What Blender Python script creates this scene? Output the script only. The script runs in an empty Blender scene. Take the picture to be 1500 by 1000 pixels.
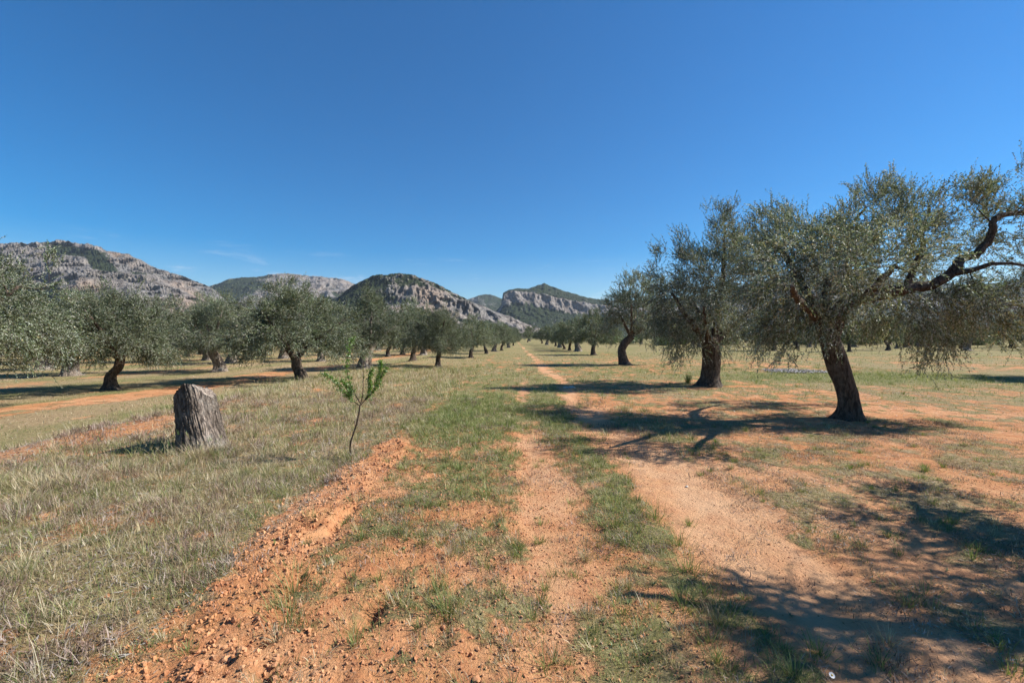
import bpy, math, random
import numpy as np
from math import radians, sin, cos, pi
rng = np.random.default_rng(7)
random.seed(7)
SC = bpy.context.scene
COL = SC.collection
F = 1500 * 16 / 36.0          # focal length in photo pixels
HZ = 496.0                    # horizon row
CAMH = 1.6
SUN_EL, SUN_AZ = radians(40), radians(6)   # sun to the right (+x), slightly ahead (+y)

# ------------------------------------------------------------------ noise
_p = np.random.default_rng(3).permutation(256)
_perm = np.concatenate([_p, _p, _p])
_ga = np.random.default_rng(4).uniform(0, 2 * pi, 256)
_gx, _gy = np.cos(_ga), np.sin(_ga)
def pn(x, y, seed=0):
    x = np.asarray(x, float) + seed * 17.31; y = np.asarray(y, float) - seed * 9.77
    x, y = np.broadcast_arrays(x, y)
    xi = np.floor(x).astype(np.int64); yi = np.floor(y).astype(np.int64)
    xf = x - xi; yf = y - yi
    u = xf * xf * xf * (xf * (xf * 6 - 15) + 10); v = yf * yf * yf * (yf * (yf * 6 - 15) + 10)
    def g(i, j):
        h = _perm[_perm[(xi + i) & 255] + ((yi + j) & 255)]
        return _gx[h] * (xf - i) + _gy[h] * (yf - j)
    a = g(0, 0) * (1 - u) + g(1, 0) * u; b = g(0, 1) * (1 - u) + g(1, 1) * u
    return (a * (1 - v) + b * v) * 1.5
def fbm(x, y, o=4, seed=0, gain=.5):
    s = 0; a = 1; t = 0
    for k in range(o):
        s = s + a * pn(x * 2.03 ** k, y * 2.03 ** k, seed + k * 3); t += a; a *= gain
    return s / t
def ridged(x, y, o=4, seed=0, gain=.55):
    s = 0; a = 1; t = 0
    for k in range(o):
        s = s + a * (1 - 2 * np.abs(pn(x * 2.07 ** k, y * 2.07 ** k, seed + k * 5))); t += a; a *= gain
    return s / t
def ss(x, a, b):
    t = np.clip((np.asarray(x, float) - a) / (b - a), 0, 1); return t * t * (3 - 2 * t)
def band(x, c, w, s):       # 1 inside |x-c|<w, falling over s
    return 1 - ss(np.abs(x - c), w, w + s)

# ------------------------------------------------------------------ mesh accumulator
class MB:
    def __init__(self): self.v = []; self.q = []; self.t = []; self.c = []; self.n = 0
    def add(self, v, q=None, t=None, c=None):
        v = np.asarray(v, float).reshape(-1, 3)
        self.v.append(v)
        if q is not None and len(q): self.q.append(np.asarray(q, np.int64).reshape(-1, 4) + self.n)
        if t is not None and len(t): self.t.append(np.asarray(t, np.int64).reshape(-1, 3) + self.n)
        if c is None: c = np.ones((len(v), 3)) * .5
        c = np.asarray(c, float)
        if c.ndim == 1: c = np.tile(c, (len(v), 1))
        self.c.append(c); self.n += len(v)
    def build(self, name, mat, parent=None, smooth=True):
        V = np.concatenate(self.v); C = np.concatenate(self.c)
        Q = np.concatenate(self.q) if self.q else np.zeros((0, 4), np.int64)
        T = np.concatenate(self.t) if self.t else np.zeros((0, 3), np.int64)
        me = bpy.data.meshes.new(name)
        me.vertices.add(len(V)); me.vertices.foreach_set('co', V.astype(np.float32).ravel())
        loops = np.concatenate([Q.ravel(), T.ravel()]).astype(np.int32)
        me.loops.add(len(loops)); me.loops.foreach_set('vertex_index', loops)
        nq, nt = len(Q), len(T)
        me.polygons.add(nq + nt)
        st = np.concatenate([np.arange(nq) * 4, nq * 4 + np.arange(nt) * 3]).astype(np.int32)
        me.polygons.foreach_set('loop_start', st)
        me.polygons.foreach_set('use_smooth', np.full(nq + nt, smooth))
        me.update(calc_edges=True)
        at = me.attributes.new('col', 'FLOAT_COLOR', 'POINT')
        at.data.foreach_set('color', np.concatenate([C, np.ones((len(C), 1))], 1).astype(np.float32).ravel())
        me.materials.append(mat); me.validate()
        o = bpy.data.objects.new(name, me); COL.objects.link(o)
        if parent: o.parent = parent
        return o
def tag(o, label=None, cat=None, group=None, kind=None):
    if label: o['label'] = label
    if cat: o['category'] = cat
    if group: o['group'] = group
    if kind: o['kind'] = kind
    return o
def empty(name, loc, rz=0):
    o = bpy.data.objects.new(name, None); COL.objects.link(o)
    o.location = loc; o.rotation_euler = (0, 0, rz); o.empty_display_size = .2
    return o

def grid_faces(nu, nv):
    i = np.arange(nu - 1)[:, None] * nv + np.arange(nv - 1)[None]
    return np.stack([i, i + nv, i + nv + 1, i + 1], -1).reshape(-1, 4)

# ------------------------------------------------------------------ materials
def mat(name):
    m = bpy.data.materials.new(name); m.use_nodes = True
    nt = m.node_tree; nt.nodes.clear()
    return m, nt
class N:
    def __init__(s, nt): s.nt = nt
    def __call__(s, typ, props=None, **ins):
        n = s.nt.nodes.new(typ)
        for k, v in (props or {}).items(): setattr(n, k, v)
        for k, v in ins.items():
            key = int(k[1:]) if k[0] == '_' and k[1:].isdigit() else k.replace('_', ' ')
            if hasattr(v, 'is_linked') or hasattr(v, 'links'): s.nt.links.new(v, n.inputs[key])
            else: n.inputs[key].default_value = v
        return n
    def mix(s, f, a, b, mode='MIX'):
        n = s.nt.nodes.new('ShaderNodeMix'); n.data_type = 'RGBA'; n.blend_type = mode
        for i, v in ((0, f), (6, a), (7, b)):
            if hasattr(v, 'links'): s.nt.links.new(v, n.inputs[i])
            else: n.inputs[i].default_value = v if i == 0 else (*v, 1) if len(v) == 3 else v
        return n.outputs[2]
    def math(s, op, a, b=0.0, clamp=False):
        n = s.nt.nodes.new('ShaderNodeMath'); n.operation = op; n.use_clamp = clamp
        for i, v in ((0, a), (1, b)):
            if hasattr(v, 'links'): s.nt.links.new(v, n.inputs[i])
            else: n.inputs[i].default_value = v
        return n.outputs[0]
    def ramp(s, f, a, b):
        n = s.nt.nodes.new('ShaderNodeMapRange'); n.interpolation_type = 'SMOOTHSTEP'
        s.nt.links.new(f, n.inputs[0]); n.inputs[1].default_value = a; n.inputs[2].default_value = b
        return n.outputs[0]
    def noise(s, vec, scale, detail=4, rough=.55, dist=0):
        n = s('ShaderNodeTexNoise', None, Vector=vec, Scale=scale, Detail=detail, Roughness=rough, Distortion=dist)
        return n.outputs[0]
    def out(s, sh): s.nt.links.new(sh, s('ShaderNodeOutputMaterial').inputs[0])

def m_blades(name, transl=.35, gloss=.03, hue=(1, 1, 1)):
    m, nt = mat(name); n = N(nt)
    a = n('ShaderNodeAttribute', {'attribute_name': 'col'}).outputs[0]
    d = n('ShaderNodeBsdfDiffuse', None, Color=a)
    tc = n.mix(1.0, a, (1.0, 1.05, .6), 'MULTIPLY')
    t = n('ShaderNodeBsdfTranslucent', None, Color=tc)
    mx = n('ShaderNodeMixShader', None, _0=transl, _1=d.outputs[0], _2=t.outputs[0])
    g = n('ShaderNodeBsdfGlossy', None, Roughness=.45, Color=(1, 1, 1, 1))
    mx2 = n('ShaderNodeMixShader', None, _0=gloss * .5, _1=mx.outputs[0], _2=g.outputs[0])
    n.out(mx2.outputs[0]); return m

def m_leaf(name, upper, lower, transl=.22, gloss=.09):
    m, nt = mat(name); n = N(nt)
    a = n('ShaderNodeAttribute', {'attribute_name': 'col'}).outputs[0]
    bf = n('ShaderNodeNewGeometry').outputs['Backfacing']
    c = n.mix(bf, upper, lower)
    c = n.mix(1.0, c, a, 'MULTIPLY')
    oi = n('ShaderNodeObjectInfo')
    hv = n('ShaderNodeHueSaturation', None, Color=c, Hue=.5, Saturation=1.0,
           Value=n.math('ADD', n.math('MULTIPLY', oi.outputs['Random'], .3), .85)).outputs[0]
    d = n('ShaderNodeBsdfDiffuse', None, Color=hv)
    t = n('ShaderNodeBsdfTranslucent', None, Color=n.mix(1.0, hv, (1.2, 1.3, .55), 'MULTIPLY'))
    mx = n('ShaderNodeMixShader', None, _0=transl, _1=d.outputs[0], _2=t.outputs[0])
    g = n('ShaderNodeBsdfGlossy', None, Roughness=.42, Color=(1, 1, 1, 1))
    mx2 = n('ShaderNodeMixShader', None, _0=gloss, _1=mx.outputs[0], _2=g.outputs[0])
    n.out(mx2.outputs[0]); return m

def m_bark(name, dark, light, lich=.35, bump=.5):
    m, nt = mat(name); n = N(nt)
    co = n('ShaderNodeTexCoord').outputs['Object']
    st = n('ShaderNodeMapping', None, Vector=co); st.inputs['Scale'].default_value = (1, 1, .28)
    v = st.outputs[0]
    a = n('ShaderNodeAttribute', {'attribute_name': 'col'}).outputs[0]
    f1 = n.noise(v, 26, 6, .65, .6); f2 = n.noise(co, 4, 5, .6); f3 = n.noise(v, 70, 3, .6)
    c = n.mix(n.ramp(f1, .35, .68), dark, light)
    c = n.mix(n.math('MULTIPLY', n.ramp(f2, .48, .68), lich), c, (.30, .285, .25))
    c = n.mix(1.0, c, n.mix(.8, (1, 1, 1), n('ShaderNodeVectorMath', {'operation': 'SCALE'}, _0=a, Scale=2.0).outputs[0]), 'MULTIPLY')
    h = n.math('ADD', f1, n.math('MULTIPLY', f3, .4))
    b = n('ShaderNodeBump', None, Strength=bump, Distance=.05, Height=h)
    p = n('ShaderNodeBsdfPrincipled', None, Base_Color=c, Roughness=.92, Normal=b.outputs[0])
    p.inputs['Specular IOR Level'].default_value = .15
    n.out(p.outputs[0]); return m

def m_plain(name, color, rough=.8, attr=False):
    m, nt = mat(name); n = N(nt)
    co = n('ShaderNodeTexCoord').outputs['Object']
    if attr: color = n('ShaderNodeAttribute', {'attribute_name': 'col'}).outputs[0]
    f = n.noise(co, 30, 4)
    c = n.mix(n.math('MULTIPLY', f, .6), color, (.1, .07, .05))
    p = n('ShaderNodeBsdfPrincipled', None, Base_Color=c, Roughness=rough)
    p.inputs['Specular IOR Level'].default_value = .2
    n.out(p.outputs[0]); return m

M_GRASS = m_blades('grass_blades')
M_LITTER = m_blades('dry_litter', .1, .05)
M_OLIVE = m_leaf('olive_leaf', (.104, .124, .062), (.35, .36, .30), .14, .035)
M_OLIVE_GREEN = m_leaf('green_olive_leaf', (.095, .117, .054), (.25, .265, .20), .14, .025)
M_SAP = m_leaf('almond_leaf', (.13, .24, .035), (.17, .27, .06), .4, .06)
M_BARK = m_bark('olive_bark', (.040, .028, .021), (.15, .11, .083), .2, 1.0)
M_PALE = m_bark('weathered_olive_bark', (.09, .065, .05), (.34, .28, .225), .6, .9)
M_STUMP = m_bark('stump_bark', (.05, .04, .033), (.25, .205, .17), .4, .9)
M_TWIG = m_bark('twig_bark', (.04, .028, .02), (.12, .085, .06), .1)

def soil_nodes(n, P):
    f1 = n.noise(P, .55, 5, .6); f2 = n.noise(P, 5, 6, .65); f3 = n.noise(P, 38, 5, .7)
    c = n.mix(n.ramp(f1, .35, .65), (.50, .235, .098), (.57, .31, .16))
    c = n.mix(n.math('MULTIPLY', n.ramp(f2, .40, .62), .65), c, (.40, .155, .068))
    c = n.mix(n.math('MULTIPLY', n.ramp(f3, .55, .70), .45), c, (.62, .37, .22))
    c = n.mix(n.math('MULTIPLY', n.ramp(f3, .44, .30), .6), c, (.27, .115, .055))
    f4 = n.noise(P, 95, 4, .75)
    c = n.mix(n.math('MULTIPLY', n.ramp(f4, .42, .28), .75), c, (.17, .085, .045))
    c = n.mix(n.math('MULTIPLY', n.ramp(f4, .62, .74), .5), c, (.66, .45, .30))
    return c, f2, n.math('ADD', n.math('MULTIPLY', f3, .7), n.math('MULTIPLY', f4, .35))

def m_ground():
    m, nt = mat('ground'); n = N(nt)
    P = n('ShaderNodeNewGeometry').outputs['Position']
    at = n('ShaderNodeSeparateColor', None, Color=n('ShaderNodeAttribute', {'attribute_name': 'col'}).outputs[0])
    cov, dry, sand = at.outputs
    c, f2, f3 = soil_nodes(n, P)
    c = n.mix(n.math('MULTIPLY', sand, .8), c, (.62, .40, .24))
    # ground cover: patches break up at several scales
    g1 = n.noise(P, 1.6, 6, .68); g2 = n.noise(P, 14, 5, .7)
    thr = n.math('ADD', n.math('MULTIPLY', g1, .9), n.math('MULTIPLY', g2, .75))
    k = n.math('SUBTRACT', n.math('MULTIPLY', cov, 1.15), n.math('SUBTRACT', thr, .37))
    k = n.ramp(k, -.02, .22)
    dn = n.math('ADD', dry, n.math('MULTIPLY', n.math('SUBTRACT', n.noise(P, 3.3, 5, .7), .5), 1.8), True)
    green = n.mix(n.ramp(g2, .35, .65), (.12, .14, .048), (.205, .215, .09))
    tan = n.mix(n.ramp(g2, .35, .65), (.25, .18, .10), (.38, .295, .17))
    veg = n.mix(dn, green, tan)
    c = n.mix(n.math('MULTIPLY', k, .9), c, veg)
    h = n.math('ADD', n.math('MULTIPLY', f2, .5), n.math('MULTIPLY', f3, .5))
    h = n.math('ADD', h, n.math('MULTIPLY', n.math('MULTIPLY', g2, k), .8))
    b = n('ShaderNodeBump', None, Strength=.9, Distance=.075, Height=h)
    p = n('ShaderNodeBsdfPrincipled', None, Base_Color=c, Roughness=.95, Normal=b.outputs[0])
    p.inputs['Specular IOR Level'].default_value = .1
    n.out(p.outputs[0]); return m
M_GROUND = m_ground()
def m_clod():
    m, nt = mat('soil_clod'); n = N(nt)
    P = n('ShaderNodeNewGeometry').outputs['Position']
    c, f2, f3 = soil_nodes(n, P)
    b = n('ShaderNodeBump', None, Strength=.6, Distance=.02, Height=f3)
    p = n('ShaderNodeBsdfPrincipled', None, Base_Color=c, Roughness=.95, Normal=b.outputs[0])
    n.out(p.outputs[0]); return m
M_CLOD = m_clod()

def m_mountain():
    m, nt = mat('mountain_rock_and_forest'); n = N(nt)
    P = n('ShaderNodeNewGeometry').outputs['Position']
    at = n('ShaderNodeSeparateColor', None, Color=n('ShaderNodeAttribute', {'attribute_name': 'col'}).outputs[0])
    veg, warm, _ = at.outputs
    st = n('ShaderNodeMapping', None, Vector=P); st.inputs['Scale'].default_value = (1, 1, .35)
    st2 = n('ShaderNodeMapping', None, Vector=P); st2.inputs['Scale'].default_value = (.5, .5, 2.2); st2.inputs['Rotation'].default_value = (0, .25, 0)
    f1 = n.noise(st.outputs[0], .016, 6, .7, .4); f2 = n.noise(P, .09, 5, .7); f3 = n.noise(P, .006, 4, .6)
    s1 = n.noise(st2.outputs[0], .02, 5, .65)
    rock = n.mix(n.ramp(f1, .34, .64), (.105, .100, .098), (.285, .268, .25))
    rock = n.mix(n.math('MULTIPLY', n.ramp(s1, .5, .66), .45), rock, (.40, .365, .32))
    ww = n.math('MULTIPLY', warm, n.ramp(f3, .36, .6), True)
    rock = n.mix(n.math('MULTIPLY', ww, .5), rock, (.44, .30, .20))
    rock = n.mix(n.math('MULTIPLY', n.ramp(f2, .46, .34), .6), rock, (.07, .065, .062))
    st3 = n('ShaderNodeMapping', None, Vector=P); st3.inputs['Scale'].default_value = (1, 1, .16)
    rock = n.mix(n.math('MULTIPLY', n.ramp(n.noise(st3.outputs[0], .045, 5, .7), .47, .36), .6), rock, (.08, .072, .068))
    forest = n.mix(n.ramp(f2, .35, .62), (.014, .022, .011), (.048, .060, .026))
    t = n.math('ADD', veg, n.math('MULTIPLY', n.math('SUBTRACT', n.noise(P, .055, 6, .75), .5), 1.5))
    k = n.ramp(t, .44, .56)
    c = n.mix(k, rock, forest)
    h = n.math('ADD', n.math('MULTIPLY', f1, 42.0), n.math('MULTIPLY', f2, 11.0))
    h = n.math('ADD', h, n.math('MULTIPLY', s1, 10.0))
    b = n('ShaderNodeBump', None, Strength=1.0, Distance=1.0, Height=h)
    p = n('ShaderNodeBsdfPrincipled', None, Base_Color=c, Roughness=.95, Normal=b.outputs[0])
    p.inputs['Specular IOR Level'].default_value = .05
    n.out(p.outputs[0]); return m
M_MTN = m_mountain()

# ------------------------------------------------------------------ terrain
def gh(x, y):
    x = np.asarray(x, float); y = np.asarray(y, float)
    e = x + 7.6 + .5 * pn(y * .2, x * 0, 5)
    z = -.27 * (1 - ss(e, -1.3, .6)) + .07 * np.exp(-((e - 1.1) / .8) ** 2)
    z = z + .006 * np.maximum(0, np.minimum(y, 400) - 60) + .03 * fbm(x * .25, y * .25, 2, 11)
    z = z + .0001 * np.maximum(0, y - 400)
    z = z + .10 * np.exp(-(((x + 4.7) / .8) ** 2 + ((y - 7) / .7) ** 2))
    return z
def furrow(y): return np.interp(y, [1.5, 2.1, 2.85, 3.6, 6.5], [-1.2, -1.42, -1.70, -1.84, -1.84])
def wob(x, y): return x + (-1.8 - furrow(y)) * (1 - ss(x, -1.1, -.5)) + .14 * pn(x * 1.1, y * .8, 2) + .06 * pn(x * 4, y * 3, 3)
def micro(x, y):
    r = np.hypot(x, y); near = 1 - ss(r, 9, 26)
    xw = wob(x, y)
    seg_ = ss(pn(x * .4, y * 1.1, 88), -.35, .15)
    rid = band(xw, -1.78, .17, .16) * (1 - ss(y, 6, 8)) * (.35 + .65 * seg_)
    crack = np.exp(-((xw + 1.47) / .055) ** 2) * (1 - ss(y, 4.5, 6.5)) * ss(pn(x * .3, y * 1.4, 8), -.05, .4)
    crack2 = np.exp(-((xw + .86) / .06) ** 2) * ss(pn(x * .3, y * 2.4, 28), -.2, .4) * (1 - ss(y, 2.7, 3.6))
    tilled = band(xw, -.9, .8, .3) * (1 - ss(y, 7, 14))
    lump = ridged(x * 5.5, y * 5.5, 4, 21)
    fine = fbm(x * 13, y * 13, 4, 31)
    tr = band(x, .42, .2, .2) + band(x, 1.95, .26, .25)
    z = .045 * rid * (.6 + 1.1 * lump) - .09 * crack - .09 * crack2
    z = z + .032 * tilled * lump + .012 * fine * (1 + tilled + 2 * rid) * (1 - .75 * np.clip(tr, 0, 1))
    z = z + (.012 * ridged(x * 11, y * 11, 3, 61) * (tilled + .5 * rid)) + .014 * fbm(x * 3, y * 3, 3, 41) - .014 * tr
    z = z + .03 * band(xw, -4, 1.9, .5) * fbm(x * 2.2, y * 2.2, 4, 51)
    return z * near
def gz(x, y): return gh(x, y) + micro(x, y)
def at(px, py, dz=0):
    """point of the ground seen at a photo pixel"""
    t = (px - 750) / F; s = (py - HZ) / F
    d = np.geomspace(1.5, 900, 9000)
    z = CAMH - s * d; g = gh(t * d, d)
    i = int(np.argmax(z < g)) or len(d) - 1
    return np.array([t * d[i], d[i], float(g[i]) + dz])
def pt(px, py, d): return np.array([(px - 750) / F * d, d, CAMH + (HZ - py) / F * d])

ROWX = [-12.6, -20.5, -28.5, -37, -46, -56]
def cover(x, y):
    """ground cover 0..1, dryness 0..1, sandy 0..1"""
    xw = wob(x, y)
    n1 = fbm(x * .9, y * .55, 4, 61); n2 = fbm(x * .16, y * .10, 3, 71); n3 = fbm(x * 3.2, y * 3.2, 3, 81)
    cov = np.full(np.shape(x), .50); dry = np.full(np.shape(x), .34)
    mid = ss(xw, -1.75, -1.45) * (1 - ss(xw, 1.5, 1.9))
    c_mid = .49 + .20 * ss(y, 3.5, 9) - .06 * ss(y, 16, 26) 
    rt = ss(xw, 2.0, 2.5)
    c_rt = .47 + .10 * ss(y, 7, 16); d_rt = .55 - .28 * ss(y, 9, 22)
    xb = x + .34 * pn(x * .9 + 3, y * .9, 19) + .16 * pn(x * 3, y * 3, 20)
    lb = 1 - ss(xb, -2.3, -1.65)
    c_lb = .73 - .07 * ss(y, 14, 30); d_lb = .66 - .25 * ss(y, 12, 28)
    cov = cov + (c_mid - cov) * mid; dry = dry + (.20 + .15 * ss(y, 14, 30) - dry) * mid
    cov = cov + (c_rt - cov) * rt; dry = dry + (d_rt - dry) * rt
    cov = cov + (c_lb - cov) * lb; dry = dry + (d_lb - dry) * lb
    cov = cov + ss(y, 30, 60) * .22 * (x > -7)
    lf = 1 - ss(xw, -7.6, -6.6); lfd = .56 + .28 * np.sin(x * 1.55 + .6 * pn(y * .1, x * 0, 8))
    cov = cov + (.80 - cov) * lf; dry = dry + (lfd - dry) * lf
    st = band(xw, -6.9, .55, .5) * (1 - ss(y, 7, 13)) * .8
    for r in ROWX: st = np.maximum(st, band(x + .9 * pn(y * .12, x * 0, int(-r)), r, .55, .9) * (.78 if r > -15 else .38))
    st = st * (.25 + .75 * ss(fbm(x * .25, y * .11, 3, 33), -.3, .15))
    cov = cov - .8 * st
    n4 = fbm(x * 1.9 + 4, y * 1.4, 3, 83)
    cov = cov + .30 * n1 + .25 * n2 + .34 * n3 + .42 * n4; dry = dry + .25 * np.exp(-((x + 6) / 2.2) ** 2) * ss(y, 5, 8) * (1 - ss(y, 19, 24)) + .5 * n2 + .55 * fbm(x * .7, y * .6, 4, 91)
    ridge = band(xw + .2 * pn(x * 1.2, y * 1.3, 77) + .08 * pn(x * 5, y * 5, 78), -1.72, .17 + .14 * pn(y * .9, x * 0, 79), .2) * (1 - ss(y, 6.5, 8.5)) * (.55 + .45 * ss(pn(x * .4, y * 1.1, 88), -.35, .15))
    xt = x + .14 * pn(x * 1.1, y * .8, 2) + .13 * pn(x * 2.4, y * 1.7, 16) + .06 * pn(x * 7, y * 6, 18) + .22 * pn(y * .18, x * 0, 6) + .08 * pn(y * .9, x * 0, 4)
    wv = .08 * pn(x * .7, y * .9, 44) - .12 * ss(y, 6, 12)
    t1 = (1 - .35 * ss(y, 9, 14)) * band(xt, .44, .11 + wv, .28 - .08 * ss(y, 6, 12)) * (.92 - .3 * ss(y, 60, 100)); t2 = band(xt, 1.98 - .2 * ss(y, 4, 8), .26 + wv, .40 - .15 * ss(y, 6, 12)) * (.95 - .3 * ss(y, 60, 100))
    brk = ss(fbm(x * .6, y * .28, 3, 13), -.30, .25); t1 = t1 * (.10 + .72 * brk); md = .62 + .38 * ss(fbm(x * 2.3, y * 1.5, 3, 23), -.25, .2); t1 = t1 * md; t2 = t2 * (1 - .7 * (1 - ss(fbm(x * .5, y * .25, 3, 14), -.3, .2)) * ss(y, 5.5, 8)) * (.5 + .5 * md) * (1 - .2 * ss(y, 9, 14))
    tr = np.maximum(t1, t2)
    cov = cov * (1 - np.maximum(ridge * .95, tr * .9))
    green = np.exp(-(((x - 15) / 6) ** 2 + ((y - 19) / 2.6) ** 2)) + .7 * np.exp(-(((x + .9) / .9) ** 2 + ((y - 9.5) / 3.) ** 2)) + .3 * np.exp(-(((x - 1.2) / .4) ** 2 + ((y - 4.6) / 2.2) ** 2))
    cov = cov + .5 * green; dry = dry - .5 * green
    sand = np.maximum(tr, .35 * band(x, 3, 1.2, 1.5) * (y < 6))
    sand = sand * (.6 + .6 * fbm(x * 2, y * 2, 3, 15))
    return np.clip(cov, 0, 1), np.clip(dry, 0, 1), np.clip(sand, 0, 1)

def axis(segs):
    out = []
    for a, b, s in segs: out.append(np.arange(a, b, s))
    return np.concatenate(out)
ys = np.concatenate([axis([(-30, 0, 2), (0, 1.4, .1), (1.4, 6, .028), (6, 11, .05), (11, 24, .12), (24, 60, .4), (60, 200, 2)]), np.geomspace(200, 9000, 50)])
xp = np.concatenate([axis([(0, 5.5, .032), (5.5, 11, .07), (11, 26, .2), (26, 70, .8), (70, 200, 4)]), np.geomspace(200, 9000, 40)])
xs = np.concatenate([-xp[:0:-1], xp])
X, Y = np.meshgrid(xs, ys, indexing='ij')
Z = gz(X, Y)
cv, dr, sa = cover(X, Y)
near = 1 - ss(np.hypot(X, Y), 5, 18)
cvg = cv * (1 - .12 * near)
g = MB(); g.add(np.stack([X, Y, Z], -1), q=grid_faces(len(xs), len(ys)), c=np.stack([cvg, dr, sa], -1).reshape(-1, 3))
tag(g.build('ground', M_GROUND), kind='structure')

# ------------------------------------------------------------------ blades
def blades(mb, P, L, W, az, lean, curl, C, seg=2):
    """P base points, L lengths, W widths, lean = start tilt, curl = extra tilt towards the tip"""
    n = len(P); d = np.stack([np.cos(az), np.sin(az)], 1)
    tw = az + rng.uniform(-.9, .9, n) + pi / 2; side = np.stack([np.cos(tw), np.sin(tw), np.zeros(n)], 1)
    pos = P.copy(); rows = []; cc = []
    for k in range(seg + 1):
        f = k / seg
        w = W * (1 - f) ** .7 * .5
        if k < seg: rows.append(pos - side * w[:, None]); rows.append(pos + side * w[:, None])
        else: rows.append(pos)
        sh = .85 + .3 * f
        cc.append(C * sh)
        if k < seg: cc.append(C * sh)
        th = lean + curl * (f + .5 / seg); s = (L / seg)
        pos = pos + np.stack([d[:, 0] * np.sin(th) * s, d[:, 1] * np.sin(th) * s, np.cos(th) * s], 1)
    nv = 2 * seg + 1
    V = np.stack(rows, 1).reshape(-1, 3); CC = np.stack(cc, 1).reshape(-1, 3)
    b = (np.arange(n) * nv)[:, None]
    q = np.concatenate([b + np.array([2 * k, 2 * k + 1, 2 * k + 3, 2 * k + 2]) for k in range(seg - 1)]) if seg > 1 else None
    t = b + np.array([2 * seg - 2, 2 * seg - 1, 2 * seg])
    mb.add(V, q=q, t=t, c=CC)

GREEN = np.array([[.17, .21, .06], [.24, .27, .09], [.14, .19, .065], [.31, .32, .13]])
DRY = np.array([[.52, .42, .25], [.42, .32, .19], [.60, .51, .35], [.36, .26, .17], [.42, .37, .27]])
def colours(dryv, n):
    isd = rng.random(n) < dryv
    c = np.where(isd[:, None], DRY[rng.integers(0, len(DRY), n)], GREEN[rng.integers(0, len(GREEN), n)])
    return c * rng.uniform(.75, 1.2, (n, 1))
def sample(x0, x1, y0, y1, dens, margin=1.0):
    n = int((x1 - x0) * (y1 - y0) * dens)
    x = rng.uniform(x0, x1, n); y = rng.uniform(y0, y1, n)
    k = np.abs(x) < 1.124 * y + margin
    return x[k], y[k]
grass = MB(); dryg = MB()
def carpet(x0, x1, y0, y1, dens, hmin, hmax, w, power=1.6, seg=2, thr=.42):
    x, y = sample(x0, x1, y0, y1, dens)
    cv, dr, _ = cover(x, y)
    k = rng.random(len(x)) < np.clip((cv - thr * .6) / (1 - thr * .6), 0, 1) ** power
    x, y, cv, dr = x[k], y[k], cv[k], dr[k]; n = len(x)
    clump = .45 + .75 * ss(fbm(x * 2.6, y * 2.6, 3, 17), -.35, .45)
    L = rng.uniform(hmin, hmax, n) * clump
    P = np.stack([x, y, gz(x, y) - .005], 1)
    C = colours(dr, n)
    isdry = C[:, 0] > C[:, 1] * 1.05
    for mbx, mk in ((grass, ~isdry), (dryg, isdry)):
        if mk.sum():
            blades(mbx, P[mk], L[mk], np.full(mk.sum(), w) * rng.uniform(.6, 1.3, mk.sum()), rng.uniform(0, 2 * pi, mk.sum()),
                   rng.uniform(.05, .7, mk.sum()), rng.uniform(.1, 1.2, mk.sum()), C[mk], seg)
def tufts(x0, x1, y0, y1, dens, nb, hmin, hmax, w, seg=3, dryadd=0., thr=.3, spread=.05):
    x, y = sample(x0, x1, y0, y1, dens)
    cv, dr, _ = cover(x, y)
    k = rng.random(len(x)) < np.clip((cv - thr) / (1 - thr), 0, 1)
    x, y, dr = x[k], y[k], dr[k]; n = len(x)
    if n == 0: return
    cnt = rng.integers(nb // 2, nb + 1, n); idx = np.repeat(np.arange(n), cnt); m = len(idx)
    hh = rng.uniform(hmin, hmax, n)
    rr = np.abs(rng.normal(0, spread, m)); a = rng.uniform(0, 2 * pi, m)
    bx = x[idx] + rr * np.cos(a); by = y[idx] + rr * np.sin(a)
    P = np.stack([bx, by, gz(bx, by) - .005], 1)
    L = hh[idx] * rng.uniform(.45, 1.1, m)
    isd = (rng.random(n) < np.clip(dr + dryadd, 0, 1))[idx]; isd = isd ^ (rng.random(m) < .16)
    tone = rng.uniform(.8, 1.15, n)[idx][:, None]
    gi = rng.integers(0, 4, n)[idx]; di = rng.integers(0, 5, n)[idx]
    C = np.where(isd[:, None], DRY[di], GREEN[gi]) * tone * rng.uniform(.85, 1.15, (m, 1))
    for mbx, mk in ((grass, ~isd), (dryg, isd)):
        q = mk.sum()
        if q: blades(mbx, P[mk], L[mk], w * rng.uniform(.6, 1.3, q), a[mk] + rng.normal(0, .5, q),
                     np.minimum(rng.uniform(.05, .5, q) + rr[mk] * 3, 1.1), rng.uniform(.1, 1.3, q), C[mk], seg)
# left bank: thick, mixed, tangled
carpet(-7.4, -1.9, 1.6, 6, 5200, .03, .13, .0035, 1.0)
carpet(-8.2, -1.9, 6, 12, 1500, .05, .17, .006, 1.0)
carpet(-9.5, -1.6, 12, 24, 420, .08, .24, .012, 1.0)
tufts(-7.2, -1.85, 1.6, 6.5, 40, 40, .08, .26, .0035)
tufts(-8.2, -1.9, 6, 13, 12, 30, .14, .34, .006)
tufts(-9.5, -1.9, 13, 26, 3.2, 26, .2, .42, .012, 2)
tufts(-8.4, -3.6, 8, 19, 5, 34, .22, .42, .007, 3, .5)       # pale dry grass on the bank edge
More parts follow.
